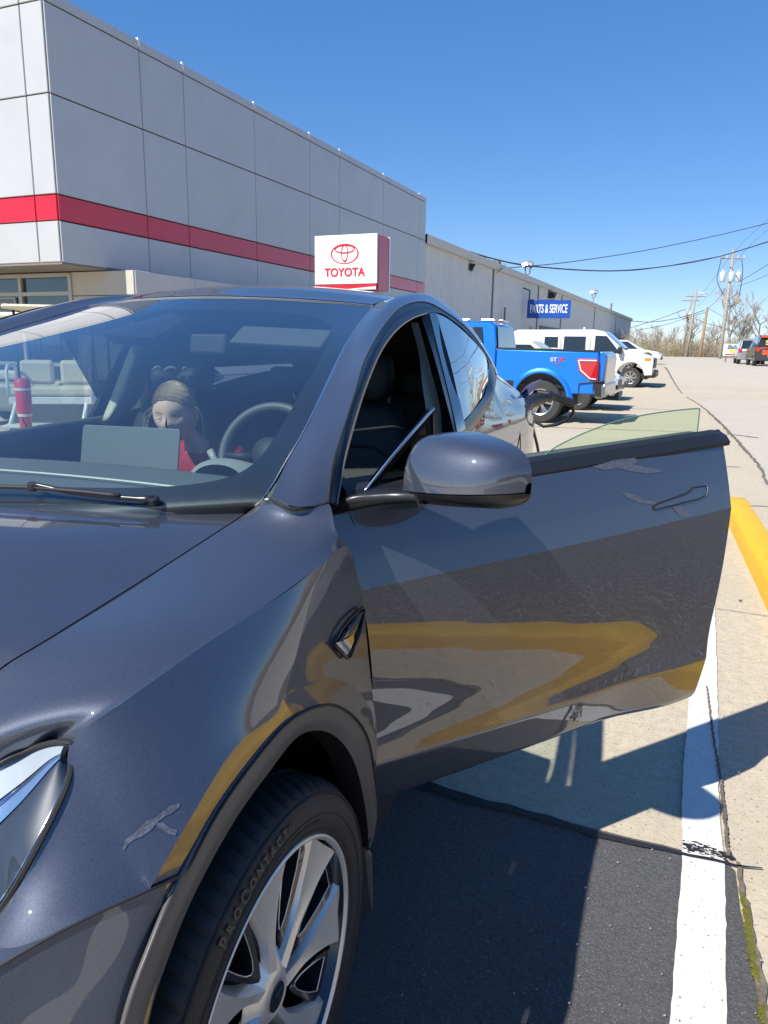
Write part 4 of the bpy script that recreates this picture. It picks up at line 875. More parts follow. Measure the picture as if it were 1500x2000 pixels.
panel('door_frame_reveal', [r2, [p+V((-.004, 0, 0)) for p in r25[::9]], r3], P['satin_black'], nu=110, nv=8)
seam([p+V((.002, 0, 0)) for p in r3[:9]], 'frame_trim', .0022, m=mat('warm_trim', (.42, .36, .28), .3, .8))
r4 = [p+V((-.07, 0, -.012)) for p in r3]
panel('frame_jamb', [r3, r4], P['int_dark'], nu=100, nv=4)
# b pillar
bL = X([(822, 617, .715), (846, 690, .785), (868, 770, .850), (888, 850, .900), (892, 900, .915)]); bM = X([(837, 611, .733), (856, 690, .790), (874, 765, .845), (891, 842, .900), (897, 900, .917)]); bR = X([(851, 611, .741), (868, 665, .78), (885, 735, .835), (905, 822, .900), (912, 880, .917)])
panel('pillar_cover', [bL, bM], P['satin_black'], nu=30, nv=4, both=False)
panel('pillar_gloss', [[p+V((.003, 0, 0)) for p in bM], [p+V((.003, 0, 0)) for p in bR]], P['gloss_black'], nu=30, nv=4, both=False)
bI = [p+V((-.02, .09, 0)) for p in bL]; panel('pillar_jamb', [bI, bL], P['int_dark'], nu=30, nv=4, both=False)
gI = X([(802, 630, .64), (818, 690, .70), (826, 760, .76), (843, 860, .81), (850, 900, .82)]); gO = X([(817, 631, .65), (845, 736, .74), (860, 800, .79), (864, 860, .82), (868, 900, .83)])
gm = [a.lerp(c, .5)+V((.01, -.01, 0)) for a, c in zip(loft([gI, gO], 5, 2)[0], loft([gI, gO], 5, 2)[1])]
panel('pillar_trim', [gI, gm, gO], P['int_light'], nu=24, nv=8, both=False)
# rear door glass and trim
gt = X([(852, 612, .741), (875, 623, .747), (904, 646, .767), (933, 675, .787), (949, 699, .803), (953, 728, .822), (951, 756, .832)]); gb_ = X([(905, 822, .900), (918, 808, .896), (931, 793, .885), (940, 780, .870), (946, 770, .855), (949, 763, .842), (951, 757, .833)])
panel('rear_side_glass', [gt, [a.lerp(c, .5)+V((.006, 0, 0)) for a, c in zip(gt, gb_)], gb_], P['privacy'], nu=40, nv=12, arc=False, both=False)
ti = X([(898, 834, .902), (920, 808, .897), (936, 788, .885), (948, 768, .86), (953, 745, .835), (955, 705, .80)]); to = X([(905, 856, .907), (930, 832, .905), (950, 800, .893), (963, 773, .874), (967, 757, .862), (970, 730, .80)])
panel('belt_trim', [ti, [a.lerp(c, .5)+V((.006, 0, 0)) for a, c in zip(ti, to)], to], P['satin_black'], nu=40, nv=8, arc=False, both=False)
# rear quarter and closed rear door
ra = X([(905, 857, .908), (930, 833, .906), (950, 801, .894), (963, 774, .875), (967, 758, .863), (971, 733, .80)])+[N3(.70, 3.60, 1.27), N3(.64, 3.90, 1.14), N3(.45, 4.05, 1.10)]
rb = [N3(.925, 1.50, 1.06), N3(.93, 1.9, 1.07), N3(.935, 2.3, 1.085), N3(.94, 2.7, 1.11), N3(.945, 3.0, 1.125), N3(.93, 3.28, 1.13), N3(.87, 3.62, 1.12), N3(.75, 3.92, 1.07), N3(.48, 4.10, 1.04)]
rc = [N3(.945, 1.50, .90), N3(.95, 1.9, .90), N3(.955, 2.3, .91), N3(.965, 2.7, .94), N3(.972, 3.0, .95), N3(.96, 3.32, .95), N3(.90, 3.70, .93), N3(.77, 3.98, .90), N3(.48, 4.12, .88)]
rd_ = [N3(.935, 1.50, .60), N3(.94, 1.9, .60), N3(.945, 2.3, .62), N3(.962, 2.7, .80), N3(.968, 2.93, .84), N3(.962, 3.2, .78), N3(.93, 3.55, .60), N3(.80, 3.92, .58), N3(.48, 4.08, .56)]
re_ = [N3(.93, 1.50, .34), N3(.93, 1.9, .34), N3(.935, 2.25, .34), N3(.955, 2.46, .50), N3(.965, 2.93, .835), N3(.955, 3.38, .50), N3(.93, 3.50, .36), N3(.80, 3.86, .36), N3(.48, 4.02, .34)]
panel('rear_body', [ra, rb, rc, rd_, re_], nu=110, nv=60, both=False)
ra2 = [N3(.905, 1.5, 1.075), N3(.905, 2.05, 1.09), N3(.90, 2.5, 1.13), N3(.88, 2.9, 1.19), N3(.83, 3.25, 1.24), N3(.74, 3.55, 1.28)]+ra[-3:]
L_ = mir(loft([ra2, rb, rc, rd_, re_], 110, 60))
b = MB(); b.grid(L_, flip=True); cpart(b, 'rear_body', paint, smooth=True)
b = MB(); b.grid([[V((x, ra[-1].y, ra[-1].z)) for x in (-.45, 0, .45)], [V((x, 4.12, .88)) for x in (-.48, 0, .48)], [V((x, 4.02, .34)) for x in (-.48, 0, .48)]]); b.grid([[V((x, 3.55, 1.31)) for x in (-.62, 0, .62)], [V((x, 4.05, 1.10)) for x in (-.64, 0, .64)]]); cpart(b, 'tailgate', paint)
seam([ra[0]+V((.004, .02, -.01)), N3(.934, 1.56, 1.05), N3(.953, 1.58, .8), N3(.943, 1.6, .5)], 'door_gap')
seam([N3(.90, 2.62, 1.18), N3(.944, 2.70, 1.08), N3(.972, 2.58, .92), N3(.96, 2.40, .65)], 'door_gap')
seam([N3(.72, 3.62, 1.22), N3(.89, 3.40, 1.155), N3(.945, 3.16, 1.12), N3(.965, 3.3, .95)], 'tail_gap', .003)
tl2 = [N3(.885, 3.52, 1.135), N3(.80, 3.80, 1.11)]; 
for s in (1, -1):
    R = loft([[N3(.905, 3.46, 1.125), N3(.85, 3.70, 1.115), N3(.72, 3.96, 1.07)], [N3(.925, 3.52, 1.03), N3(.86, 3.80, 1.02), N3(.72, 4.01, 1.0)], [N3(.93, 3.58, .965), N3(.86, 3.84, .95), N3(.74, 4.02, .94)]], 20, 12)
    b = MB(); R = [[V((p.x*s+.012*s, p.y+.006, p.z)) for p in r] for r in R]; b.grid(R, flip=s < 0); cpart(b, 'tail_lamp', mat('smoked_lamp', (.10, .035, .03), .08, coat=1), smooth=True)
for s in (1, -1):
    b = MB(); b.grid([[V((s*.80, y, z)) for y in (2.08, 2.6, 3.1, 3.6)] for z in (.35, .8, 1.07)]); b.grid([[V((s*.80, y, 1.07)) for y in (2.08, 2.6, 3.1, 3.6)], [V((s*.88, y, 1.09+(y-2.08)*.08)) for y in (2.08, 2.6, 3.1, 3.6)]]); cpart(b, 'rear_lining', P['int_dark'])
b = MB(); b.box((0, 3.55, .8), (1.6, .02, .9)); cpart(b, 'rear_lining', P['int_dark'])
# sills, floor, closed passenger doors
for s in (1, -1): b = MB(); b.box((s*.87, 1.05, .36), (.10, 1.25, .14)); cpart(b, 'sill', P['satin_black'], bevel=.01)
b = MB(); b.box((0, 1.6, .30), (1.7, 3.9, .04)); b.box((0, 3.5, .75), (1.3, .6, .5)); cpart(b, 'floor_pan', P['int_dark'])
bt = [N3(-.905, .30, 1.07), N3(-.905, .6, 1.06), N3(-.906, 1.0, 1.062), N3(-.908, 1.55, 1.078)]
bt2 = [V((-.93, p.y, 1.01)) for p in bt]; bt3 = [V((-.95, p.y, .88)) for p in bt]; bt4 = [V((-.935, p.y, .36)) for p in bt]
b = MB(); b.grid(loft([bt, bt2, bt3, bt4], 30, 20), flip=True); cpart(b, 'passenger_door', paint, smooth=True)
b = MB(); b.grid(loft([[p+V((.005, 0, 0)) for p in bt], [p+V((.09, 0, .005)) for p in bt], [V((-.80, p.y, .95)) for p in bt], [V((-.82, p.y, .45)) for p in bt]], 20, 14)); pdp = cpart(b, 'door_lining', P['dash'], smooth=True)
b = MB(); b.tube([N3(-.79, .55, 1.02), N3(-.785, .95, 1.035)], .006, 6); cpart(b, 'lining_trim', P['int_light'], pdp)
# passenger side glass
lin = [N3(-.900, y_, z_) for y_, z_ in ((.4, 1.062), (1.0, 1.066), (1.5, 1.080), (2.1, 1.095), (2.9, 1.17))]
b = MB(); b.grid(loft([lin, [p+V((.045, 0, .012)) for p in lin], [p+V((.10, 0, -.005)) for p in lin], [p+V((.09, 0, -.35)) for p in lin]], 40, 14)); cpart(b, 'window_sill_lining', P['dash'], smooth=True)
pt = [V((-p.x, p.y, p.z)) for p in r3[:9]]; pb_ = [V((-.905, .38+1.50*i/8, 1.062+.02*i/8)) for i in range(9)]
b = MB(); b.grid(loft([pt, pb_], 40, 6, arc=False)); cpart(b, 'passenger_side_glass', P['side'], smooth=True)
q1 = [V((-p.x, p.y, p.z)) for p in r2[6:12]]; q2 = [V((-.895, 2.02+1.15*i/5, 1.095+.14*(i/5)**1.5)) for i in range(6)]
b = MB(); b.grid(loft([q1, q2], 30, 6, arc=False)); cpart(b, 'rear_side_glass', P['privacy'], smooth=True)
# light lining of the far middle pillar
PL = X([(264, 655, -.655), (240, 715, -.70), (219, 770, -.745), (200, 822, -.785), (216, 828, -.79)]); PR = [at(x, y, X=xx) for x, y, xx in ((308, 660, -.60), (292, 720, -.645), (279, 768, -.69), (250, 805, -.74), (224, 826, -.785))]
PM = [a.lerp(c, .5)+V((.02, -.05, 0)) for a, c in zip(PL, PR)]; PM[-1] = PL[-1].lerp(PR[-1], .5)
b = MB(); b.grid(loft([PL, PM, PR], 24, 10, arc=False)); cpart(b, 'pillar_lining', P['int_light'], smooth=True)
b = MB(); b.prism([PL[0]+V((-.03, .02, .03)), PL[3]+V((-.10, .02, 0)), PL[3]+V((-.10, .30, 0)), PL[0]+V((-.03, .26, .03))], (.02, 0, 0)); cpart(b, 'pillar_cover', P['satin_black'])
b = MB(); b.tube([N3(-.70, 2.06, 1.38), N3(-.55, 2.02, .75)], .02, 4); cpart(b, 'seat_belt', P['int_grey'])
# wiper, cowl
b = MB(); b.grid([[surf(E_, Cc, 0, -1+2*i/40, .004)+V((0, -.0, 0)) for i in range(41)], [surf(E_, Cc, 0, -1+2*i/40, .02)+V((0, -.06, 0)) for i in range(41)]], flip=True); cpart(b, 'cowl_panel', P['rubber'])
def gp3(x, y, t0=0): 
    # point just above the glass under a pixel (search along the surface)
    best = None
    r = ray(x, y)
    for i in range(90):
        for j in range(60):
            p = surf(E_, Cc, 1.9*j/60, -.3+1.3*i/90); d_ = p-POS; k_ = d_.dot(FW); e = (RT.dot(d_)/k_*FP-(x-750))**2+(-UP.dot(d_)/k_*FP-(y-1000))**2
            if best is None or e < best[0]: best = (e, p)
    return best[1]
wp = [gp3(305, 991), gp3(240, 983), gp3(150, 976), gp3(70, 969), gp3(0, 969)]; up_ = V((0, -.35, .94))
wq = [p+up_*.016 for p in wp]; wq.append(wq[-1]+(wq[-1]-wq[-2])*1.6)
wpr = empty('wiper', -CO*0); wpr.parent = car_
def wpart(mb, nm, m, **k): mb.v = [tuple(V(p)-CO) for p in mb.v]; return mb.build(nm, m, wpr, **k)
b = MB(); b.tube(cat([wq[0], wq[1], wq[2], wq[3]+up_*.012], 16), [.008, .0075]+[.005]*14, 8); wpart(b, 'wiper_arm', P['satin_black'], smooth=True)
b = MB(); b.tube(cat([q_+V((0, -.004, .004)) for q_ in wq[1:]], 20), .004, 6); wpart(b, 'wiper_blade', P['rubber'], smooth=True)
b = MB(); b.box(wq[3]+up_*.006, (.016, .014, .018)); wpart(b, 'blade_clip', P['satin_black'], bevel=.004)
b = MB(); b.tube([wq[0]-up_*.01, wq[0]+up_*.006], .011, 12); wpart(b, 'wiper_pivot', P['satin_black'], bevel=.004)
# repeater camera housing on the fender
rp = lambda x, y, X_=.952: at(x, y, X=X_)
R = loft([[rp(652, 1258), rp(668, 1228), rp(690, 1202), rp(711, 1188)], [rp(664, 1262, .960), rp(680, 1240, .964), rp(696, 1216, .962), rp(711, 1194, .956)], [rp(680, 1285, .957), rp(692, 1262, .960), rp(700, 1235, .960), rp(711, 1200, .955)]], 24, 10)
b = MB(); b.grid(R); rc_ = cpart(b, 'repeater_housing', P['gloss_black'], smooth=True)
b = MB(); b.tube(cat([rp(652, 1258, .957), rp(668, 1228, .957), rp(690, 1202, .957), rp(711, 1188, .955), rp(703, 1235, .963), rp(692, 1262, .963), rp(680, 1286, .960), rp(652, 1258, .957)], 40), .0028, 6); cpart(b, 'trim_ring', P['satin_black'], rc_)
b = MB(); R2 = loft([[rp(656, 1256, .962), rp(672, 1250, .966), rp(690, 1240, .966)], [rp(678, 1280, .962), rp(686, 1266, .966), rp(692, 1250, .966)]], 12, 5); b.grid(R2); cpart(b, 'camera_window', P['chrome'], rc_, smooth=True)
# ragged pale reflections, painted on the bodywork as thin grey patches
def painted_reflection(pts, X_, nm='reflection_mark', host=None):
    b = MB(); q = [at(x, y, X=X_) for x, y in pts]; b.add(q, [tuple(range(len(q)))]); return cpart(b, nm, P['painted_reflection'], host)
def on_grid(G, x, y, e=.0012):
    best = None
    for i in range(len(G)-1):
        for k in range(len(G[0])-1):
            p = G[i][k]; d_ = p-POS; z_ = d_.dot(FW); q = (RT.dot(d_)/z_*FP-(x-750))**2+(-UP.dot(d_)/z_*FP-(y-1000))**2
            if best is None or q < best[0]: best = (q, i, k)
    _, i, k = best; i = min(i, len(G)-2); k = min(k, len(G[0])-2); n_ = (G[i][k+1]-G[i][k]).cross(G[i+1][k]-G[i][k]).normalized()
    p = plane(x, y, n_, n_.dot(G[i][k]))
    if n_.dot(POS-p) < 0: n_ = -n_
    return p+n_*e
P['painted_reflection'] = mat('reflection_grey', (.13, .14, .17), .45, .4, noise=.5, nscale=260)  # grey of the painted-on reflections

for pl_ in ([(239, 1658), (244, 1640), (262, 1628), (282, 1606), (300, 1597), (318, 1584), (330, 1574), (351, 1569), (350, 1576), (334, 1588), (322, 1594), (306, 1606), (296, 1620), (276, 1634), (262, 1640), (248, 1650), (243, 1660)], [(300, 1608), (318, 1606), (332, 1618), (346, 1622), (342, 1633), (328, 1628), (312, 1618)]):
    b = MB(); q = [on_grid(FS, x, y) for x, y in pl_]; b.add(q, [tuple(range(len(q)))]); cpart(b, 'pale_reflection', P['painted_reflection'])
# ------------------------------------------------------------------ wheels
def make_wheel():
    """local frame: +X outwards, rim face at x = 0"""
    w_ = empty('wheel')
    ty = MB(); prof = []; Rm, Rt = .262, .356
    pts = [(.004, .258), (.012, .268), (.016, .285), (.018, .305), (.014, .325), (.004, .340), (-.010, .3505), (-.030, .3555)]
    back = [(-.060, .3560), (-.0605, .350), (-.069, .350), (-.0695, .3565), (-.110, .3570), (-.1105, .350), (-.120, .350), (-.1205, .3570), (-.160, .3565), (-.1605, .350), (-.169, .350), (-.1695, .3555), (-.205, .353), (-.222, .345), (-.236, .32), (-.238, .28), (-.225, .25)]
    prof = pts+back; n = 288; rows = []
    for k in range(n):
        th = 2*math.pi*k/n; row = []
        for (x, r) in prof:
            g_ = 0
            if k % 4 == 0 and r > .340 and x > -.055: g_ = .0055 if x < .0 else .002
            if k % 3 == 1 and r > .352 and -.205 < x < -.065: g_ = .003
            row.append(V((x, (r-g_)*math.cos(th+(x*.9 if x < 0 else 0)), (r-g_)*math.sin(th+(x*.9 if x < 0 else 0)))))
        rows.append(row)
    rows.append(rows[0]); ty.grid(rows); tyre = ty.build('tyre', P['tyre'], w_, auto=30)
    # raised sidewall rings
    for r_, x_, wd in ((.334, .0125, .0012), (.300, .0195, .0012), (.2715, .0145, .001)):
        b = MB(); b.lathe([(x_-.002, r_-wd), (x_+.0008, r_), (x_-.002, r_+wd)], n=120); b.build('sidewall_rib', P['tyre'], tyre, smooth=True)
    def ring_text(s, size, rr_, a0, x0, sx=1.0, ex=.0012, bold=0.0, name='lettering'):
        c = bpy.data.curves.new('x', 'FONT'); c.body = s; c.size = size; c.extrude = ex*.6; c.align_y = 'CENTER'; c.offset = bold
        t = bpy.data.objects.new('x', c); C.objects.link(t); me = bpy.data.meshes.new_from_object(t.evaluated_get(bpy.context.evaluated_depsgraph_get())); bpy.data.objects.remove(t)
        for v in me.vertices:
            a = rad(a0)+v.co.x*sx/rr_; r = rr_+v.co.y; xx = x0-(abs(r-.305)**2)*9
            # clockwise reading when seen from +X with +Y to the right
            v.co = V((xx+v.co.z, r*math.cos(a), r*math.sin(a)))
        me.flip_normals(); me.materials.clear(); me.materials.append(P['tyre_text']); o = bpy.data.objects.new(name, me); C.objects.link(o); o.parent = tyre; return o
    ang = 125.0
    for ch, sz in zip('PROCONTACT', (.026, .0195, .0195, .026)+(.0195,)*6):
        o_ = ring_text(ch, sz, .3165, 0, .0205, -1.0, bold=.0008); ext = max(math.atan2(-v.co.z, v.co.y) for v in o_.data.vertices)
        Rr = Matrix.Rotation(rad(ang), 4, 'X'); o_.data.transform(Rr); ang -= math.degrees(ext)*1.0+1.1
    ring_text('RX', .010, .3195, ang, .0205, -1.0)
    ring_text('Continental', .030, .3165, 222, .0205, -1.2, bold=.0006)
    ring_text('REINFORCED SIDEWALL  TUBELESS  RADIAL', .0085, .2865, 138, .0190, -1.2); ring_text('255/45R19  104W', .0085, .2865, 98, .0190, -1.2); ring_text('M+S PLIES TREAD 2 POLYESTER', .006, .2885, 84, .0190, -1.2)
    # rim barrel, lip
    b = MB(); b.lathe([(.006, .252), (.012, .2565), (.012, .2615), (.004, .2635), (-.02, .262)], n=120); w_lip = b.build('rim_lip', P['silver'], w_, smooth=True)
    b = MB(); b.lathe([(.006, .2525), (-.03, .243), (-.06, .236), (-.18, .232)], n=96); b.build('rim_barrel', P['wheel_black'], w_, smooth=True)
    b = MB(); b.lathe([(-.075, .001), (-.075, .165), (-.085, .168), (-.085, .19)], n=64); b.build('brake_disc', P['brake'], w_, smooth=False)
    b = MB(); b.lathe([(-.16, .05), (-.165, .24)], n=48); b.build('backing_plate', P['rubber'], w_)
    N = 7; a_off = 95.5
    def pol(x, r, a): return V((x, r*math.cos(rad(a)), r*math.sin(rad(a))))
    # hub
    b = MB(); b.lathe([(-.005, .001), (-.005, .026), (-.001, .031), (-.012, .048), (-.028, .070)], n=64); hub = b.build('hub', P['silver'], w_, smooth=True)
    b = MB(); b.lathe([(-.003, .001), (-.002, .024)], n=40); b.build('hub_cap', P['wheel_black'], hub, smooth=True)
    em_ = MB()
    em_.prism([V((0.0, -.012, .012)), V((0, .012, .012)), V((0, .010, .008)), V((0, .003, .007)), V((0, 0, -.014)), V((0, -.003, .007)), V((0, -.010, .008))], (.0008, 0, 0)); em_.build('hub_emblem', P['chrome'], hub)
    for k in range(N):
        a = a_off-k*360/N
        # silver blade: broad at the rim, narrow at the hub, leading side folded down and bright
        b = MB(); L_ = []; Rg = []; R_ = []; D_ = []
        for j in range(13):
            f = j/12; r = .045+(.254-.045)*f; hw = 2.6+12.2*f**1.15 if f > 0 else 3; hw = max(hw, math.degrees(.010/r)); tw = -8*(1-f)**1.5
            x = -.012+.010*f-.004*math.sin(f*3.14)
            ridge = a+tw-hw*.98; trail = a+tw+hw
            L_.append(pol(x-.014, r, trail+1.5)); Rg.append(pol(x+.000, r, trail-1.0)); R_.append(pol(x+.005, r, ridge+1.2)); D_.append(pol(x-.020, r, ridge-.5-math.degrees(.010/r)*(1-f)))
        M_ = [p.lerp(q, .5)+V((-.004*(i/12), 0, 0)) for i, (p, q) in enumerate(zip(Rg, R_))]
        b.grid([L_, Rg]); b.grid([Rg, M_, R_]); b.grid([R_, D_]); b.build('wheel_blade', P['silver'], w_, auto=32)
        # black pocket between blades
        c_ = a-180/N-1
        b = MB(); o1 = []; o2 = []; o3 = []
        prof_ = [(.250, -9.5), (.250, 9.5), (.20, 10.0), (.15, 9), (.11, 7), (.085, 2), (.085, -3), (.11, -8), (.15, -10), (.20, -10.5)]
        def ringp(sc_, x): 
            cr_ = .178; return [pol(x, cr_+(r-cr_)*sc_, c_+(aa-(r-.17)*8)*sc_) for r, aa in prof_]
        A1_, B1_, C1_ = ringp(1.12, -.012), ringp(.78, -.016), ringp(.70, -.055)
        for R in (A1_, B1_, C1_): R.append(R[0])
        b.grid([A1_, B1_]); b.grid([B1_, C1_]); b.build('wheel_pocket', P['wheel_black'], w_, auto=40)
        b = MB(); b.tube(B1_, .0011, 4); b.build('pocket_edge', P['silver'], w_)
    return w_
wheel0 = make_wheel(); wheel0.parent = car_
wheel0.location = V((.914, 0, .357))-CO; wheel0.rotation_euler = (0, 0, -.078)
for loc, rz in (((.925, 2.93, .357), 0), ((-.925, 2.93, .357), math.pi), ((-.914, 0, .357), math.pi-.078)):
    w2 = copy_tree(wheel0, car_); w2.location = V(loc)-CO; w2.rotation_euler = (rad(20) if rz == 0 else 0, 0, rz)

# ------------------------------------------------------------------ driver door, open
TH = rad(43.5); HG = V((.93, .40, 0)); du = V((math.sin(TH), math.cos(TH), 0)); dn = V((math.cos(TH), -math.sin(TH), 0))
door = empty('driver_door', HG-CO); door.parent = car_
def DL(s, o, z): return du*s+dn*o+UZ*z          # door-local point (empty has no rotation)
def dpx(x, y, o): 
    p = plane(x, y, dn, HG.dot(dn)+o); return p-HG
def ztop(s): return 1.118+.060*s
def zbot(s): return .385+.045*s
def sfr(h): # front edge by height fraction
    T = [(0, .040), (.3, .040), (.5, .028), (.65, .010), (.78, -.012), (.9, -.05), (1, -.055)]
    for (a, x), (c, y) in zip(T[:-1], T[1:]):
        if a <= h <= c: return x+(y-x)*(h-a)/(c-a)
    return T[-1][1]
TT = [(0, 48), (.016, 46), (.030, 24), (.06, 22), (.165, 19), (.180, 10), (.188, -4), (.22, -3), (.26, 3), (.30, 8.5), (.345, 12), (.41, 11.3), (.50, 8), (.60, 5), (.68, 2.5), (.775, .5)]
def tilt_(h):
    for (a, x), (c, y) in zip(TT[:-1], TT[1:]):
        if h <= c: t = (h-a)/(c-a); t = t*t*(3-2*t); return x+(y-x)*t
    return 0
OF = [0.0]*1001
for k in range(774, -1, -1): OF[k] = OF[k+1]-.00073*math.tan(rad(tilt_(k/1000)))
def off_(h):
    if h <= .775: k = min(int(h*1000), 774); return OF[k]+(OF[k+1]-OF[k])*(h*1000-k)
    T = [(.775, 0), (.86, -.016), (.94, -.033), (1.0, -.047)]
    for (a, x), (c, y) in zip(T[:-1], T[1:]):
        if h <= c+1e-9: return x+(y-x)*(h-a)/(c-a)
    return T[-1][1]
def offs(u, h, s):
    t = min(max((s-.78)/.28, 0), 1); t = t*t*(3-2*t)
    return off_(h)*((1-.45*t) if h < .775 else 1)+.010*math.sin(math.pi*min(max(u, 0), 1))-.004*(1-u)**2
LEN = 1.128
def DS(u, h, extra=0):
    s = sfr(h)+(LEN-sfr(h))*u
    # the lower crease softens towards the hinge, the skin bows slightly in plan
    o = offs(u, h, s)+extra
    return DL(s, o, zbot(s)+(ztop(s)-zbot(s))*h)
hs = [0, .008, .016, .022, .028, .035, .042, .05]+[.05+(.775-.05)*k/130 for k in range(1, 131)]
b = MB(); b.grid([[DS(u/80, h) for u in range(81)] for h in hs]); dsk = b.build('door_skin', paint, door, smooth=True)
hs2 = [.775, .79]+[.79+.21*k/16 for k in range(1, 17)]
b = MB(); b.grid([[DS(u/80, h) for u in range(81)] for h in hs2]); b.build('door_shoulder', paint, dsk, smooth=True)
# edges and inner side
HS = [k/40 for k in range(41)]
b = MB()
for u in (0, 1): b.grid([[DS(u, h) for h in HS], [DS(u, h)-dn*.035+du*(.006 if u else -.006)*-1 for h in HS], [DS(u, h)*1.0-dn*(.10+offs(u, h, LEN*u)) for h in HS]])
b.grid([[DS(u/20, 0) for u in range(21)], [DS(u/20, 0)-dn*.07 for u in range(21)]])
b.build('door_edge', paint, dsk)
b = MB(); b.grid([[DS(u/20, h)-dn*(.12+off_(h)) for u in range(21)] for h in (0, .3, .6, .85, 1)], flip=True); b.build('door_lining', P['int_dark'], door, smooth=True)
# belt trim
b = MB(); rws = []
for k in range(61):
    s = -.02+1.165*k/60; z = ztop(s); e = .010 if k > 58 else 0
    rws.append([DL(s, -.040, z-.004), DL(s, -.038, z+.006), DL(s, -.052, z+.032-e), DL(s, -.070, z+.040-e), DL(s, -.078, z+.036), DL(s, -.080, z-.01)])
b.grid(rws, flip=True); b.add(rws[-1], [(0, 1, 2, 3, 4, 5)]); b.build('belt_moulding', P['satin_black'], door, auto=35)
b = MB(); b.grid([[DL(-.02+1.16*k/30, -.105, ztop(k/30)+.030) for k in range(31)], [DL(-.02+1.16*k/30, -.17, ztop(k/30)+.030) for k in range(31)], [DL(-.02+1.16*k/30, -.20, ztop(k/30)-.12) for k in range(31)]]); b.build('door_lining_top', P['int_grey'], door, smooth=True)
# half lowered window
gl = [dpx(x, y, -.090) for x, y in ((1038, 912), (1075, 880), (1110, 860), (1150, 842), (1200, 824), (1250, 812), (1300, 804), (1345, 799), (1367, 798))]
gbm = [V((p.x, p.y, ztop(.5)-.02)) for p in gl]
T2 = catu(gl, 50); B2 = [V((p.x, p.y, 1.10)) for p in T2]
b = MB(); b.grid([T2, B2]); dg_ = b.build('door_glass', P['door_glass'], door, smooth=True)
b = MB(); b.tube(T2+[V((T2[-1].x, T2[-1].y, 1.2))], .0018, 5); b.build('glass_edge', mat('glass_green_edge', (.12, .25, .16), .1, coat=1), dg_)
# quarter sail with small fixed pane
sA, sB, sC = dpx(703, 968, -.055), dpx(845, 797, -.062), dpx(852, 905, -.062); sD = dpx(835, 968, -.05)
i_ = (sA+sB+sC+sD)/4; qo = [sA, sD, sC, sB]; qi = [i_+(p-i_)*.74 for p in qo]
b = MB(); b.grid([qo+[qo[0]], qi+[qi[0]]]); b.grid([[p-dn*.014 for p in qo+[qo[0]]], [p-dn*.014 for p in qi+[qi[0]]]]); sail = b.build('quarter_pane_frame', mat('sail_black', (.006, .006, .008), .6, spec=.2), door)
b = MB(); b.add([p-dn*.004 for p in qi], [(0, 1, 2, 3)]); b.build('quarter_pane', P['quarter'], sail)
b = MB(); b.tube(cat([sA+dn*.004, sA.lerp(sB, .45)+UZ*.004+dn*.004, sB+dn*.004], 14), .0035, 6); b.build('pane_trim', P['chrome'], sail, smooth=True)
b = MB(); b.tube([sB+dn*.003, sC+dn*.003], .004, 6); b.build('pane_seal', P['rubber'], sail)
# flush handle
def hp(x, y, e=.0): return dpx(x, y, .0+e)
hpts = [(1276, 990), (1284, 984), (1330, 968), (1345, 962), (1355, 952), (1378, 949), (1381, 958), (1376, 968), (1366, 974), (1330, 983), (1290, 993), (1279, 996)]
def skin_at(x, y, e=.0015):
    # find the skin point seen under a pixel
    lo = None; best = None
    p = dpx(x, y, 0)
    for _ in range(6):
        s = p.dot(du); h = (p.z-zbot(s))/(ztop(s)-zbot(s)); u = (s-sfr(min(max(h, 0), 1)))/(LEN-sfr(min(max(h, 0), 1)))
        o = offs(u, min(max(h, 0), 1), s)
        p = dpx(x, y, o+e)
    return p
hq = [skin_at(x, y, .0020) for x, y in hpts]
b = MB(); b.add(hq, [tuple(range(len(hq)))]); hd_ = b.build('door_handle', paint, door)
b = MB(); b.tube(hq+[hq[0]], .0020, 5); b.build('handle_gap', P['rubber'], hd_)
b = MB(); b.tube([skin_at(x, y, .003) for x, y in ((1381, 951), (1382, 960), (1378, 968))], .0015, 5); b.build('handle_edge', P['chrome'], hd_)
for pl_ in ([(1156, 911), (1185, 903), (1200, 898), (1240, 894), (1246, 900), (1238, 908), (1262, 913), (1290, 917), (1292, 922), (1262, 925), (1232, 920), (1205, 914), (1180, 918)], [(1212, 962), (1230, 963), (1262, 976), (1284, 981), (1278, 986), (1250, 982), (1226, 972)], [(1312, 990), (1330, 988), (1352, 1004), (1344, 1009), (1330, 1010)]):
    b = MB(); b.add([skin_at(x, y, .0012) for x, y in pl_], [tuple(range(len(pl_)))]); b.build('pale_reflection', P['painted_reflection'], door)  # pale reflections on the door, painted as flat grey patches
# wing mirror: axis along the outward normal
mir_ = empty('wing_mirror', (0, 0, 0)); mir_.parent = door
def ML(a, bfr, z): return DL(.205-bfr, a, z+.10*a)    # a outwards, bfr forward of the glass plane
zb1 = 1.156
stn = [(.030, .090, .070), (.031, .124, .100), (.036, .146, .108), (.080, .150, .106), (.125, .142, .099), (.165, .127, .090), (.200, .106, .079), (.226, .078, .064), (.240, .046, .044), (.244, .014, .016)]
rws = []
for a, dep, hh in catu([V(t) for t in stn], 34):
    row = []
    for k in range(21):
        tm = rad(76); th = tm*k/20; e = .42; c0_ = math.cos(tm)**e
        row.append(ML(a, dep*(math.sin(th)/math.sin(tm))**e, zb1+hh*(math.cos(th)**e-c0_)/(1-c0_)))
    rws.append(row)
b = MB(); b.grid(rws, flip=True); b.build('mirror_cap', paint, mir_, smooth=True)
b = MB(); lo2 = []
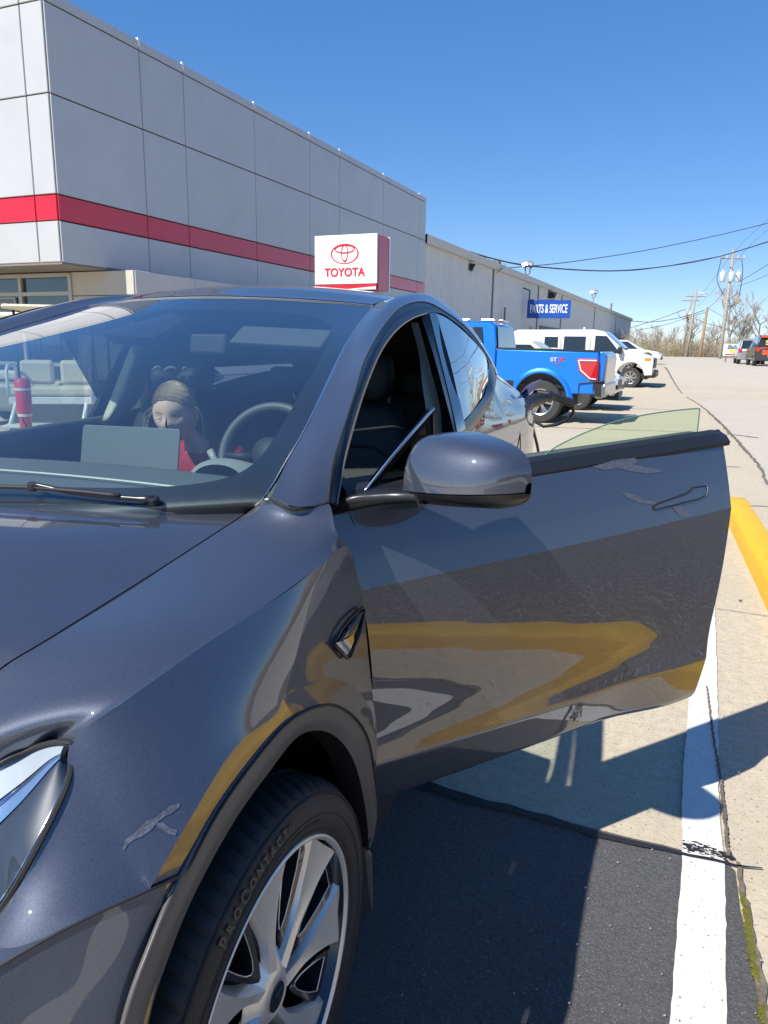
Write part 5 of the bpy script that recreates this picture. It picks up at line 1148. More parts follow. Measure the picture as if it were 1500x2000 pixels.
for a, dep, hh in catu([V(t) for t in stn], 34):
    g_ = min(1, dep/.1); lo2.append([ML(a, dep+.001, zb1-.002), ML(a, dep*.97, zb1-.014*g_), ML(a, dep*.80, zb1-.026*g_), ML(a, dep*.4, zb1-.032*g_), ML(a, 0, zb1-.03*g_), ML(a, 0, zb1)])
b.grid(lo2, flip=True); b.build('mirror_lower_shell', P['satin_black'], mir_, smooth=True)
b = MB(); b.grid([[ML(a, 0, zb1) for a, d_, h_ in stn], [ML(a, 0, zb1+h_) for a, d_, h_ in stn]]); b.build('mirror_glass', P['chrome'], mir_)
# arm to the door
aR = []
for s0, s1, o_, zt_, zl in ((-.060, .02, -.035, 1.128, 1.106), (-.035, .08, -.005, 1.150, 1.118), (.005, .13, .025, 1.156, 1.130), (.04, .17, .055, 1.160, 1.136), (.065, .19, .10, 1.164, 1.142)):
    aR.append([DL(s0, o_, (zt_+zl)/2-.004), DL(s0+.006, o_, zt_-.001), DL(s1, o_-.03, zt_+.002), DL(s1, o_-.03, zl+.004), DL(s0+.01, o_, zl), DL(s0, o_, (zt_+zl)/2-.004)])
aR = loft(aR, 24, 26, arc=True)
b = MB(); b.grid(aR); b.build('mirror_arm', P['satin_black'], mir_, smooth=True)
b = MB(); b.tube([DL(.055, .115, zb1-.022), DL(.045, .105, zb1+.008)], .002, 5); b.build('hinge_gap', P['rubber'], mir_)

# ------------------------------------------------------------------ interior
b = MB(); dr_ = []
for s in [k/30*2-1 for k in range(31)]:
    ce = .73-.13*s*s
    dr_.append([V((.74*s, .20+.14*s*s, 1.085)), V((.74*s, .45+.06*s*s, 1.112)), V((.74*s, ce-.05, 1.120)), V((.74*s, ce, 1.112)), V((.74*s, ce+.012, 1.09)), V((.74*s, ce+.0, .95)), V((.74*s, ce-.05, .7))])
b.grid(dr_); cpart(b, 'dashboard', P['dash'], smooth=True)
b = MB(); b.tube([V((.74*s, .50-.10*s*s, 1.121)) for s in [k/20*2-1 for k in range(21)]], .003, 4); cpart(b, 'dash_seam', P['int_light'])
# steering wheel
sw = empty('steering_wheel', V((.452, .96, 1.128))-CO); sw.parent = car_; sw.rotation_euler = (rad(-22), 0, 0)
b = MB(); b.tube([V((.146*math.cos(t), 0, .142*math.sin(t))) for t in [2*math.pi*k/48 for k in range(49)]], .0135, 12, caps=False); b.build('wheel_rim', mat('wheel_leather', (.085, .09, .088), .5), sw, smooth=True)
b = MB(); b.lathe([(-.02, .001), (-.02, .045), (.015, .055), (.02, .001)], 'Z', 20); b.v = [(p[0], p[2], p[1]) for p in b.v]; b.tube([V((-.14, 0, -.01)), V((-.05, 0, -.01))], [.008, .014], 8); b.tube([V((.05, 0, -.01)), V((.14, 0, -.01))], [.014, .008], 8); b.tube([V((0, 0, -.05)), V((0, 0, -.14))], [.016, .012], 8); b.build('wheel_hub', P['int_dark'], sw, smooth=True)
b = MB(); b.lathe([(-.12, .03), (-.10, .07), (.0, .085), (.10, .09), (.14, .06)], 'Z', 24); R_ = Matrix.Rotation(rad(78), 3, 'X'); b.v = [tuple(R_ @ V((p[0]*1.15, p[1]*.62, p[2]))+V((.452, .80, 1.075))) for p in b.v]; cpart(b, 'column_cover', mat('column_grey', (.30, .32, .30), .55), smooth=True)
b = MB(); b.tube(cat([V((.46, .83, 1.08)), V((.36, .85, 1.10)), V((.32, .86, 1.145))], 8), [.012]*4+[.010]*4, 8); cpart(b, 'control_stalk', mat('stalk_grey', (.32, .34, .32), .4), smooth=True)
# seats
def seat(x, y0, nm='front_seat'):
    t = empty(nm, V((x, y0, .35))-CO); t.parent = car_
    def soft(rows, n_, m): b = MB(); b.grid(loft(rows, 30, 24, arc=False)); return b.build(n_, m, t, smooth=True)
    b = MB(); b.box((0, 0, .22), (.52, .52, .18)); b.build('seat_cushion', P['seat'], t, bevel=.05)
    def ringz(z, w_, d_, yc): 
        return [V((w_*abs(math.cos(a))**.6*(1 if math.cos(a) > 0 else -1), yc+d_*abs(math.sin(a))**.6*(1 if math.sin(a) > 0 else -1), z)) for a in [2*math.pi*k/12 for k in range(13)]]
    R = [ringz(.25, .02, .02, .26), ringz(.26, .25, .07, .26), ringz(.45, .265, .075, .30), ringz(.65, .25, .07, .345), ringz(.80, .20, .06, .375), ringz(.86, .14, .045, .385), ringz(.87, .02, .01, .385)]
    b = MB(); b.grid(loft(R, 40, 40, arc=False)); b.build('backrest', P['seat'], t, smooth=True)
    b = MB(); b.tube([V((-.17, .225, .36)), V((-.17, .27, .66)), V((-.10, .285, .70)), V((.10, .285, .70)), V((.17, .27, .66)), V((.17, .225, .36)), V((-.17, .225, .36))], .006, 6); b.build('piping', P['rubber'], t, smooth=True)
    R = [ringz(.88, .01, .01, .39), ringz(.885, .12, .045, .39), ringz(.98, .145, .055, .395), ringz(1.05, .12, .045, .40), ringz(1.065, .01, .01, .40)]
    b = MB(); b.grid(loft(R, 40, 30, arc=False)); b.build('headrest', P['seat'], t, smooth=True)
    return t
seat(.40, 1.50); seat(-.40, 1.50)
b = MB(); b.box((0, 2.75, .60), (1.3, .5, .2)); b.box((0, 3.02, .88), (1.3, .14, .62)); cpart(b, 'rear_bench', P['seat'], bevel=.05)
for x in (-.4, 0, .4): b = MB(); b.box((x, 3.02, 1.24), (.24, .09, .15)); cpart(b, 'rear_headrest', P['seat'], bevel=.03)
b = MB(); b.box((0, 1.3, .58), (.24, 1.1, .42)); cpart(b, 'centre_console', P['int_dark'], bevel=.03)
# sun visor, mirror housing behind the glass
vq = [surf(E_, Cc, 5.50, .40, .03), surf(E_, Cc, 5.50, .86, .03), surf(E_, Cc, 5.20, .85, .045), surf(E_, Cc, 5.22, .40, .045)]
b = MB(); b.prism(vq, (0, .012, -.014)); cpart(b, 'sun_visor', mat('visor_grey', (.10, .105, .10), .8), bevel=.005)
b = MB(); mh = [surf(E_, Cc, 5.9, -.45, .012), surf(E_, Cc, 5.9, .02, .012), surf(E_, Cc, 5.05, -.10, .012), surf(E_, Cc, 5.05, -.30, .012)]
b.prism([at(345, 606, Y=1.30), at(395, 606, Y=1.34), at(300, 660, Y=1.16), at(200, 654, Y=1.16), at(198, 648, Y=1.16)], (0, .05, -.03)); cpart(b, 'camera_housing', P['satin_black'], bevel=.006)
b = MB(); b.box((0.02, 1.30, 1.43), (.25, .03, .07), Matrix.Rotation(-.2, 3, 'X')); cpart(b, 'rear_view_mirror', P['int_dark'], bevel=.01)
# rear screen light patches through the tailgate and seat belt anchors
b = MB(); b.box((.50, 1.98, 1.22), (.012, .02, .03)); b.box((.50, 1.98, 1.16), (.014, .02, .045)); cpart(b, 'belt_tag', mat('belt_tag', (.3, .3, .3), .6))

# charging connector and cable (stands apart from the car)
cb = at(1038, 788, Y=3.52); cc = empty('charging_cable', cb); tag(cc, 'black charging plug and cable pushed into the tail of the grey car', 'charging cable')
def cp_(x, y, yy): return at(x, y, Y=yy)-cb
blk = mat('connector_black', (.022, .022, .024), .4)
b = MB(); b.tube(cat([cp_(1018, 792, 3.42), cp_(1032, 786, 3.5), cp_(1048, 781, 3.58), cp_(1062, 777, 3.64), cp_(1070, 775, 3.68)], 14), [.050]*3+[.042]*5+[.036]*3+[.030]*3, 14); b.build('plug_head', blk, cc, smooth=True)
b = MB(); b.tube(cat([cp_(1060, 775, 3.64), cp_(1078, 774, 3.70), cp_(1100, 781, 3.76), cp_(1117, 787, 3.80)], 16), [.036]*5+[.024]*6+[.026]*5, 12); b.build('grip', blk, cc, smooth=True)
b = MB(); b.box(cp_(1058, 768, 3.63), (.10, .06, .03), Matrix.Rotation(.1, 3, 'Y')); b.build('release_button', blk, cc, bevel=.01)
b = MB(); b.tube(cat([cp_(1116, 787, 3.80), cp_(1122, 800, 3.84), cp_(1112, 818, 3.9), cp_(1085, 830, 3.96), cp_(1052, 833, 4.0), cp_(1040, 828, 4.1), V((cp_(1030, 850, 4.2).x, 1.2, -.6)), V((-.8, 2.4, -1.0)), V((-2.5, 4.2, -1.05))], 60), .0105, 8); b.build('cable', blk, cc, smooth=True)
# open charge flap (shows its purple-blue underside)
q = [at(x, y, Y=yy) for x, y, yy in ((1022, 782, 3.5), (1058, 741, 3.62), (1050, 744, 3.66), (1019, 764, 3.55), (1017, 776, 3.5))]
b = MB(); b.prism(q, (.0, .012, .004)); cpart(b, 'charge_flap', mat('flap_purple', (.10, .085, .19), .2, .5, coat=1), bevel=.002)

# ------------------------------------------------------------------ girl with a laptop
girl = empty('person', (.03, 1.48, .60)); tag(girl, 'blonde girl in a red shirt looking down at a laptop inside the car', 'person', None)
GO = girl.location
import bmesh
def skinbody(name, verts, edges, radii, m, lvl=2, root=0):
    me = bpy.data.meshes.new(name); me.from_pydata([tuple(V(v)-GO) for v in verts], edges, []); o = bpy.data.objects.new(name, me); C.objects.link(o); o.parent = girl
    sk = o.modifiers.new('skin', 'SKIN'); 
    me.skin_vertices.new() if not me.skin_vertices else None
    for i, r in enumerate(radii):
        s = me.skin_vertices[0].data[i]; s.radius = r if isinstance(r, tuple) else (r, r); s.use_root = (i == root)
    sb = o.modifiers.new('sub', 'SUBSURF'); sb.levels = lvl; sb.render_levels = lvl; me.materials.append(m); return o
hdp = V((-.024, 1.235, 1.210))
bv = [(.04, 1.50, .66), (.04, 1.46, .80), (.045, 1.41, .93), (.045, 1.37, 1.03), (.035, 1.335, 1.095), (.02, 1.30, 1.14), (.012, 1.27, 1.19),
      (.15, 1.385, 1.035), (.205, 1.34, .95), (.215, 1.22, .85), (.15, 1.08, .90), (-.07, 1.365, 1.035), (-.13, 1.31, .93), (-.14, 1.2, .84), (-.07, 1.08, .90),
      (.12, 1.42, .64), (.13, 1.10, .68), (.13, 1.02, .38), (-.04, 1.42, .64), (-.05, 1.10, .68), (-.05, 1.02, .38)]
bv = [(v[0]-.045, v[1], v[2]) if k < 6 or k > 6 else v for k, v in enumerate(bv)]
be = [(0, 1), (1, 2), (2, 3), (3, 4), (4, 5), (5, 6), (3, 7), (7, 8), (8, 9), (9, 10), (3, 11), (11, 12), (12, 13), (13, 14), (0, 15), (15, 16), (16, 17), (0, 18), (18, 19), (19, 20)]
br_ = [(.07, .06), (.06, .05), (.06, .05), (.05, .04), (.034, .034), (.027, .027), (.028, .028), (.026, .026), (.024, .024), (.026, .026), (.022, .022), (.026, .026), (.024, .024), (.026, .026), (.022, .022), .065, .05, .035, .065, .05, .035]
skinbody('body', bv, be, br_, P['skin'])
sv = bv[:5]+bv[7:9]+bv[11:13]; se = [(0, 1), (1, 2), (2, 3), (3, 4), (3, 5), (5, 6), (3, 7), (7, 8)]
skinbody('shirt', sv, se, [(.125, .10), (.122, .095), (.135, .10), (.118, .082), (.058, .052), (.062, .058), (.054, .054), (.062, .058), (.054, .054)], P['red_shirt'])
skinbody('trousers', [bv[0]]+bv[15:21], [(0, 1), (1, 2), (2, 3), (0, 4), (4, 5), (5, 6)], [(.12, .10), .075, .06, .045, .075, .06, .045], P['jeans'])
for s, base in ((1, (.105, 1.08, .90)), (-1, (-.115, 1.08, .90))):
    hv_ = [base, V(base)+V((-.01*s, -.05, .01))]; he = [(0, 1)]; hr_ = [.022, .026]
    for k in range(4):
        o0 = V(base)+V((-.03*s+.018*k*s, -.075, .012)); L_ = (.030, .036, .034, .026)[k]
        i0 = len(hv_); hv_ += [o0, o0+V((0, -L_*.6, .006)), o0+V((0, -L_*1.05, -.012))]; he += [(1, i0), (i0, i0+1), (i0+1, i0+2)]; hr_ += [.0085, .0078, .0068]
    i0 = len(hv_); hv_ += [V(base)+V((.03*s, -.04, .0)), V(base)+V((.042*s, -.065, -.005))]; he += [(1, i0), (i0, i0+1)]; hr_ += [.009, .0075]
    skinbody('hand', hv_, he, hr_, P['skin'], 1, 1)
# head, modelled facing -Y then pitched down
HR = Matrix.Rotation(rad(11), 3, 'X') @ Matrix.Rotation(rad(0), 3, 'Z')
HR = Matrix.Rotation(rad(13), 3, 'Z') @ HR
def gs(x, c, w_): return math.exp(-((x-c)/w_)**2)
def headp(az, el, k=1.0):
    # az 0 = facing -Y
    d = V((math.sin(az)*math.cos(el), -math.cos(az)*math.cos(el), math.sin(el)))
    x, y, z = d.x*.069, d.y*.086, d.z*.098
    f = max(0, -d.y)
    if z < 0: x *= 1-.30*(-z/.098)**1.6; y *= (1-.16*(-z/.098)) if d.y > 0 else 1
    y -= f*.006*gs(z, -.075, .03)                      # chin
    y += f*.010*(gs(x, .030, .018)+gs(x, -.030, .018))*gs(z, .002, .016)   # eye sockets
    y -= .0105*gs(x, 0, .0105+.004*gs(z, -.03, .01))*gs(z, -.022, .019)*(d.y < 0)   # nose
    y -= .008*gs(x, 0, .02)*gs(z, -.052, .010)*(d.y < 0)                       # lips mound
    x += math.copysign(.004, x)*gs(z, -.02, .02)*f
    return V((x*k, y*k, z*k))
b = MB(); rws = []
for j in range(57):
    el = -math.pi/2+math.pi*j/56; rws.append([headp(2*math.pi*i/80, el) for i in range(81)])
b.grid(rws); tf = lambda b_: setattr(b_, 'v', [tuple(HR @ V(p)+hdp-GO) for p in b_.v])
tf(b); head = b.build('head', P['skin'], girl, smooth=True)
for s in (-1, 1):
    b = MB(); b.lathe([(-.004, .001), (-.004, .013), (.004, .018), (.006, .014), (.001, .006), (.002, .001)], 'X', 20); b.v = [(p[0]*s+s*.070, p[1]*.8+.004, p[2]*1.35-.008) for p in b.v]; tf(b); b.build('ear', P['skin'], head, smooth=True)
    b = MB(); b.tube([V((s*.029+x, -.0815+abs(x)*.30, -.0050+.10*abs(x))) for x in (-.011, -.006, 0, .006, .011)], .0009, 5); tf(b); b.build('lashes', mat('lash', (.05, .03, .02), .6), head)
    b = MB(); b.tube([V((s*.030+x, -.0845+abs(x)*.45-.001, .020-.35*abs(x))) for x in (-.014, -.007, 0, .007, .014)], .0011, 5); tf(b); b.build('eyebrow', mat('brow', (.34, .23, .14), .7), head)
b = MB(); b.tube([V((x, -.0915+abs(x)*.5, -.052)) for x in (-.018, -.009, 0, .009, .018)], [.001, .0035, .004, .0035, .001], 8); tf(b); b.build('mouth', P['lip'], head, smooth=True)
hb2 = MB(); rws = []; r = random.Random(2)
def hline(az):
    d_ = abs(math.degrees(az)); T = [(0, .66), (25, .62), (50, .45), (70, .22), (84, .20), (96, .02), (110, -.45), (180, -.6)]
    for (p, x), (q, y) in zip(T[:-1], T[1:]):
        if d_ <= q: t = (d_-p)/(q-p); t = t*t*(3-2*t); return x+(y-x)*t
    return -.6
for j in range(40):
    row = []
    for i in range(145):
        az = -math.pi+2*math.pi*i/144; e0 = hline(az); f = j/39; el = e0+(math.pi/2-e0)*f
        row.append(headp(az, el, 1.010+.050*min(1, f*3)))
    rws.append(row)
hb2.grid(rws); tf(hb2); hair = hb2.build('hair', P['hair'], head, smooth=True)
st_ = MB()
for k in range(420):
    az = math.radians(r.uniform(-100, 100)); e0 = hline(az)-.03; pts = []
    for f in (0, .2, .4, .6, .8, 1):
        e_ = e0+(1.30-e0)*f; pts.append(headp(az*(1-.25*f), e_, 1.02+.055*min(1, f*4)+r.uniform(0, .010)))
    st_.tube(pts, .0011, 3, caps=False)
for k in range(10):
    s = -1 if k < 7 else 1; p0 = headp(s*rad(r.uniform(75, 100)), r.uniform(-.1, .3), 1.05); st_.tube(cat([p0, p0+V((s*r.uniform(.01, .03), -.01, -.02)), p0+V((s*r.uniform(.02, .05), -.01, -.07-r.uniform(0, .04)))], 6), .0005, 3, caps=False)
tf(st_); so2 = st_.build('hair_strands', P['hair'], head); tag(so2, kind='stuff')
b = MB()
for s in (-1, 1): b.lathe([(0, .001), (s*.02, .022), (s*.055, .034), (s*.075, .030), (s*.08, .001)], 'X', 18, c=(0, .045, .105))
tf(b); bow = b.build('hair_bow', P['dark_hair'], head, smooth=True)
b = MB()
for x0, x1 in ((-.06, -.03), (-.02, .02), (.04, .055)): b.tube(cat([V((x0, -.0, .138)), V(((x0+x1)/2, .0, .150)), V((x1, .005, .142))], 6), .004, 4)
tf(b); b.build('bow_ribbon', mat('ribbon_grey', (.16, .17, .2), .6), bow, smooth=True)
b = MB(); b.tube(cat([V((0, .06, .07)), V((0, .11, .06)), V((0, .13, -.02)), V((0, .12, -.09))], 12), [.02, .026, .03, .032, .032, .03, .028, .026, .022, .018, .012, .004], 12); tf(b); b.build('ponytail', P['hair'], head, smooth=True)
# laptop
l0 = at(162, 829, Y=1.03); l1 = at(352, 838, Y=1.03); vx = (l1-l0); lw_ = vx.length; vx.normalize(); vz = V((-.03, -.22, -1)).normalized(); vz = (vz-vx*vx.dot(vz)).normalized(); vn = vx.cross(vz)
lap = empty('laptop', l0); tag(lap, 'open silver laptop standing in front of the girl behind the windshield', 'laptop')
b = MB(); Hh = .235; rc2 = .012; pts = []
for cx, cz, a0 in ((rc2, rc2, 180), (lw_-rc2, rc2, 270), (lw_-rc2, Hh, 0), (rc2, Hh, 90)):
    for k in range(6): a = rad(a0+90*k/5); pts.append(vx*(cx+rc2*math.cos(a))+vz*(cz+rc2*math.sin(a)))
b.prism(pts, vn*-.007 if vn.y < 0 else vn*.007); b.build('lid', P['laptop'], lap, bevel=.0015)
b = MB(); o0 = vz*(Hh+.01)
b.prism([o0, o0+vx*lw_, o0+vx*lw_+V((0, .23, .0)), o0+V((0, .23, 0))], (0, 0, -.012)); b.build('base', P['laptop'], lap, bevel=.002)
b = MB()
for j in range(4):
    for i in range(11): b.box(o0+vx*(.03+(lw_-.06)*i/10)+V((0, .05+.024*j, .001)), (.02, .018, .003))
kb_ = b.build('keyboard', P['int_dark'], lap); tag(kb_, kind='stuff')

# ================================================================== UTILITY POLES, WIRES, TREES
wood = mat('weathered_pole', (.34, .30, .25), .85, noise=.25, nscale=6); wood2 = mat('brown_pole', (.30, .20, .11), .85, noise=.25, nscale=6)
tgrey = mat('transformer_grey', (.55, .57, .56), .5); wire = mat('wire_black', (.03, .03, .035), .6)
def upole(bx, by, tx, ty, d, label, r=.16, m=wood, arms=1, trans=3, lamp=False, fl=False, ppole=True):
    b0 = at(bx, by, d=d); t0 = at(tx, ty, d=d); t = empty('utility_pole', (b0.x, b0.y, gz(0, b0.y)-.5)); tag(t, label, 'utility pole')
    top = V(t0)-t.location; top = V((top.x, top.y, top.z)); H = top.z
    b = MB(); b.tube([(0, 0, 0), top*.5, top], [r*1.15, r, r*.75], 10); b.build('shaft', m, t, smooth=True)
    ax = V((RT.x, RT.y, 0)).normalized(); f = lambda h: top*((H-h)/H)
    for k in range(arms):
        z = .9+k*1.5; hw = 1.35-.2*k; b = MB(); b.tube([f(z)-ax*hw, f(z)+ax*hw], .075, 6); a_ = b.build('crossarm', m, t)
        for x in (-hw*.92, -hw*.45, hw*.45, hw*.92):
            b = MB(); b.tube([f(z)+ax*x, f(z)+ax*x+UZ*.35], .06, 6); b.build('insulator', tgrey, a_)
    for k in range(trans):
        x = (-.95, 0.0, .75)[k] if trans == 3 else (-.6, .1)[k]; z = 2.9 if trans == 3 else 3.1
        b = MB(); c = f(z)+ax*x-FW*.3; b.lathe([(-.55, .02), (-.55, .26), (-.5, .3), (.35, .3), (.45, .24), (.5, .02)], 'Z', 14, c=c); tt_ = b.build('transformer', tgrey, t, auto=40)
        b = MB(); b.tube([c+UZ*.45-ax*.1, c+UZ*.8-ax*.1], .05, 5); b.tube([c+UZ*.45+ax*.1, c+UZ*.75+ax*.1], .05, 5); b.build('bushing', tgrey, tt_)
    if trans == 3:
        b = MB()
        b.tube(cat([f(1)-ax*1.2, f(1.8)-ax*1.3, f(3.3)-ax*1.35, f(4.8)-ax*.4], 14), .035, 4); b.tube(cat([f(1)+ax*1.0, f(2.4)+ax*1.3, f(4.8)+ax*1.2, f(6.0)+ax*.6, f(6.2)+ax*.1], 14), .035, 4); b.build('drop_lead', wire, t)
    if lamp:
        b = MB(); b.tube(cat([f(5.3), f(4.9)-ax*1.2, f(4.6)-ax*2.6], 8), .05, 6); am = b.build('lamp_arm', tgrey, t); b = MB(); b.box(f(4.6)-ax*2.85, (.6, .25, .15)); b.build('street_lamp_head', tgrey, am, bevel=.05)
    if fl:
        b = MB(); b.tube([f(6.0), f(5.8)+ax*.9], .07, 6); am = b.build('floodlight_arm', trimm, t); b = MB(); b.box(f(5.3)+ax*1.1, (.55, .4, .6), Matrix.Rotation(.5, 3, 'Y')); b.build('floodlight_head', mat('flood_tan', (.30, .26, .2), .5), am, bevel=.06)
    return t, f, ax
upA, fA, axA = upole(1405, 702, 1433, 488, 80, 'tall grey utility pole with three transformers and a lamp arm, nearest of the poles', .17, wood, 1, 3, True, True)
upB, fB, axB = upole(1340, 698, 1361, 566, 104, 'slim grey utility pole with one crossarm at the right of the close pair', .16, wood, 1, 0)
upC, fC, axC = upole(1332, 697, 1352, 575, 110, 'slim utility pole with two transformers at the left of the close pair', .15, wood, 1, 2)
upD, fD, axD = upole(1366, 697, 1382, 600, 98, 'short brown wooden pole without crossarms between the grey poles', .19, wood2, 0, 0)
def pwire(pts, label, r=.022, sag=0):
    q = [at(x, y, d=d) for x, y, d in pts]; b = MB(); b.tube(cat(q, 40), r, 4, caps=False); return tag(b.build('overhead_wire', wire, smooth=True), label, 'wire')
pwire([(932, 498, 48), (1040, 520, 56), (1200, 529, 66), (1330, 516, 74), (1412, 499, 80), (1520, 466, 60)], 'thick overhead cable sagging from the workshop roof to the tall transformer pole', .05)
pwire([(900, 486, 46), (1000, 513, 55), (1120, 526, 62), (1250, 527, 69), (1404, 501, 80)], 'thinner cable running just under the thick sagging cable', .022)
pwire([(985, 524, 52), (1110, 512, 56), (1260, 489, 60), (1400, 460, 62), (1520, 431, 62)], 'highest overhead wire rising to the top right of the sky', .028)
pwire([(1445, 550, 80), (1475, 532, 70), (1520, 504, 60)], 'short wire leaving the tall pole to the upper right', .03)
pwire([(1440, 560, 80), (1475, 547, 72), (1520, 527, 62)], 'lowest wire leaving the tall pole to the right edge', .022)
pwire([(1232, 627, 100), (1270, 629, 103), (1310, 624, 106), (1345, 616, 108), (1376, 606, 98)], 'cable from the workshop end to the short brown pole', .04)
pwire([(1232, 640, 100), (1290, 622, 105), (1338, 604, 110)], 'wire crossing up from the workshop end to the close pair of poles', .035)
pwire([(1240, 646, 100), (1300, 634, 105), (1350, 618, 108), (1378, 610, 98)], 'faint lower cable under the brown pole cable', .03)
pwire([(1384, 601, 98), (1402, 585, 90), (1417, 563, 80)], 'wire between the short brown pole and the tall transformer pole', .03)
pwire([(1350, 617, 108), (1375, 630, 100), (1405, 638, 100), (1440, 650, 110)], 'thin wire falling to the trees behind the tall pole', .03)
pwire([(1382, 601, 98), (1410, 618, 100), (1440, 640, 112)], 'thin guy wire running down right from the brown pole', .025)
pwire([(1348, 600, 104), (1385, 556, 90), (1440, 485, 75), (1500, 428, 60), (1520, 410, 55)], 'faint diagonal line wire above the close pair of poles', .016)
pwire([(1362, 600, 104), (1400, 560, 90), (1450, 495, 75), (1520, 430, 60)], 'second faint diagonal line wire above the pole pair', .016)
# billboard
p = at(1326, 697, d=64); p = at(1440, 690, d=60); t = empty('billboard', (at(1435, 690, d=60).x, at(1435, 690, d=60).y, gz(0, 60)), rad(0)); tag(t, 'small white roadside billboard with blue script, yellow block and red line', 'billboard')
bc0 = at(1436, 684, d=60)-t.location; hx2 = V((RT.x, RT.y, 0)).normalized(); ny2 = hx2.cross(UZ)
def bb2(b, x0, x1, z0, z1, o, th): return b.prism([bc0+hx2*x0+UZ*z0+ny2*o, bc0+hx2*x1+UZ*z0+ny2*o, bc0+hx2*x1+UZ*z1+ny2*o, bc0+hx2*x0+UZ*z1+ny2*o], -ny2*th)
b = MB(); bb2(b, -.95, .7, -.46, .50, 0, .08); b.build('board', mat('board_white', (.7, .7, .7), .5), t)
b = MB(); bb2(b, -.45, .2, -.20, .05, .012, .008); b.build('yellow_block', mat('board_yellow', (.85, .65, .02), .5), t)
b = MB(); bb2(b, -.8, .5, -.38, -.30, .012, .008); b.build('red_line', mat('board_red', (.5, .08, .06), .5), t)
sc_t = text('Bailey', .46, 'lettering', mat('board_blue', (.02, .06, .16), .5), t, bc0+hx2*(-.1)+UZ*.24+ny2*.012, hx2, (UZ+hx2*.25), .004, bold=.004)
for x in (-.7, .5): b = MB(); b.tube([bc0+hx2*x+UZ*-.46, bc0+hx2*x+UZ*-2.6], .05, 6); b.build('post', trimm, t)

bark = mat('bare_bark', (.27, .23, .185), .9, noise=.3, nscale=4); twig = mat('bare_twigs', (.34, .28, .225), .9, noise=.35, nscale=1.5)
bud = mat('early_bud_green', (.26, .25, .09), .9, noise=.4, nscale=2); brush = mat('brush_tan', (.38, .31, .215), .9, noise=.4, nscale=.4)
def tree_mesh(seed, H):
    r = random.Random(seed); tr = MB(); cr = MB()
    def br(p, d, L, rd, lev):
        n = 4; pts = [p]; q = V(p); dd = V(d)
        for i in range(n):
            dd = (dd+V((r.gauss(0, .14), r.gauss(0, .14), r.gauss(.03, .08)))).normalized(); q = q+dd*(L/n); pts.append(V(q))
        (tr if lev < 2 else cr).tube(pts, [rd*(1-.55*i/n) for i in range(n+1)], 6 if lev < 1 else (4 if lev < 3 else 3), caps=False)
        if lev >= 4: return
        k = (5, 5, 4, 4)[lev]
        for i in range(k):
            f = r.uniform(.35, 1) if lev else r.uniform(.42, 1); j = min(int(f*n), n-1); s = pts[j].lerp(pts[j+1], f*n-j)
            az = r.uniform(0, 6.28); side = V((math.cos(az), math.sin(az), r.uniform(.1, .9))).normalized()
            nd = (dd*.65+side*.75).normalized(); br(s, nd, L*r.uniform(.45, .68), max(rd*.48, .017), lev+1)
    br(V((0, 0, -.3)), V((0, 0, 1)), H*.62, H*.022, 0)
    return tr, cr
protos = []
for i in range(6):
    tr, cr = tree_mesh(50+i, 8.0); protos.append((tr, cr))
tl = []
spots = [(1242, 112, .62), (1258, 120, .72), (1276, 116, .70), (1296, 122, .78), (1316, 113, .72), (1338, 118, .85), (1356, 110, .95), (1378, 121, .92), (1398, 112, .86), (1428, 105, 1.42), (1446, 112, 1.0), (1464, 110, 1.05), (1484, 104, 1.25), (1502, 112, 1.3)]
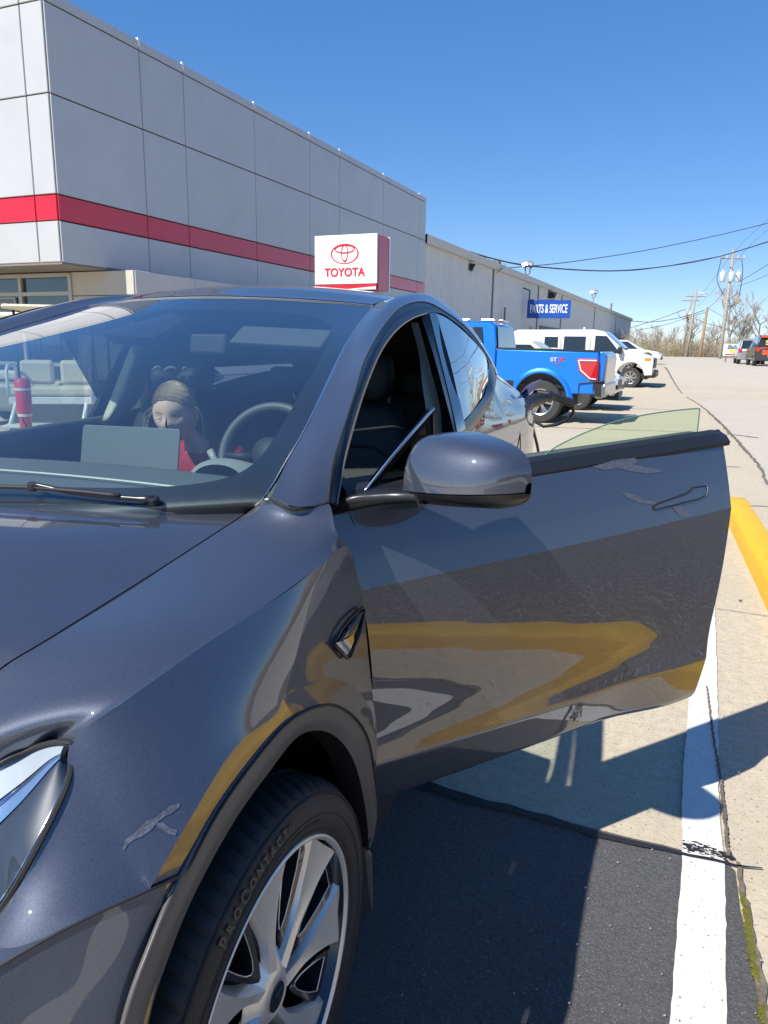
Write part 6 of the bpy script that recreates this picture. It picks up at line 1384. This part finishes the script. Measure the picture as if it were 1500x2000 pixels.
for i, (px, d, s) in enumerate(spots):
    tr, cr = protos[i % 6]; p = at(px, 690, d=d); t = empty('bare_tree', (p.x, p.y, gz(0, p.y)-.2), i*1.9)
    if i < 6: a = tr.build('trunk', bark, t, smooth=True); c_ = cr.build('crown', twig, t); protos[i] = (a.data, c_.data)
    else:
        for nm, me in zip(('trunk', 'crown'), protos[i % 6]): o = bpy.data.objects.new(nm, me); C.objects.link(o); o.parent = t
    s *= .86; t.scale = (s, s, s)
    lab = ["bare tree just right of the workshop's far corner", 'bare tree second along from the workshop corner', 'bare tree above the yellow green bushes', 'small bare tree left of the close pole pair', 'bare tree right behind the close pole pair', 'bare tree between the pole pair and the brown pole', 'bare tree directly behind the short brown pole', 'bare tree just right of the short brown pole', "bare tree left of the tall transformer pole's foot", 'tallest bare tree standing right behind the tall transformer pole', 'bare tree above the small white billboard', 'bare tree behind the grey sport utility', 'bare tree over the black wrapped sport utility', 'bare tree cut by the right edge of the photo'][i]
    tag(t, lab, 'tree', 'bare trees beyond the lot')
# tangled wood behind
wd = MB(); r = random.Random(3)
def thicket(x0, x1, y0, y1, h0, h1, n, b, zf=gz, rr2=.03):
    for i in range(n):
        x = r.uniform(x0, x1); y = r.uniform(y0, y1); h = r.uniform(h0, h1)*(1-.25*abs(math.sin(x*.13))); z = zf(0, y)-.3
        p = V((x, y, z)); d = V((r.gauss(0, .18), r.gauss(0, .18), 1)); a = p+d*h*.5; c = p+d*h+V((r.gauss(0, .3), r.gauss(0, .3), 0)); w_ = V((rr2, rr2*.5, 0))
        b.add([p-w_, p+w_, a+w_*.7, a-w_*.7, c], [(0, 1, 2, 3), (3, 2, 4)])
        for k in range(5):
            s = p.lerp(c, r.uniform(.3, .95)); e = s+V((r.gauss(0, .55), r.gauss(0, .4), r.uniform(.3, 1.1))); w2 = V((.014, .008, .014))
            b.add([s-w2, s+w2, e], [(0, 1, 2)])
thicket(-6, 60, 112, 150, 2.0, 4.6, 7500, wd); wd.build('far_wood', brush); tag(C.objects['far_wood'], 'tangle of bare brown brush and saplings along the end of the lot', 'wood', kind='stuff')
w2_ = MB(); thicket(30, 62, -60, 60, 3, 7, 6500, w2_, lambda a, b: 0, .05); thicket(30, 62, 60, 112, 3, 7, 2500, w2_, gz, .05)
tag(w2_.build('roadside_wood', brush), 'bare brush along the far side of the road to the right', 'wood', kind='stuff')
gb = MB()
for px, d, s in ((1240, 108, 1.0), (1248, 109, 1.3), (1300, 108, .9), (1312, 109, 1.1)):
    c = at(px, 696, d=d); c.z = gz(0, c.y)
    for i in range(900):
        th = r.uniform(0, 6.28); rr3 = s*1.4*math.sqrt(r.random()); z = r.uniform(0, 1.9*s)*(1-.4*rr3/s/1.4); q = c+V((rr3*math.cos(th), rr3*math.sin(th), z)); e = .05
        gb.add([q, q+V((e, r.uniform(-e, e), e)), q+V((-e*.3, e, e*1.4))], [(0, 1, 2)])
tag(gb.build('budding_bushes', bud), 'yellow green budding bushes at the foot of the far trees', 'bushes', kind='stuff')
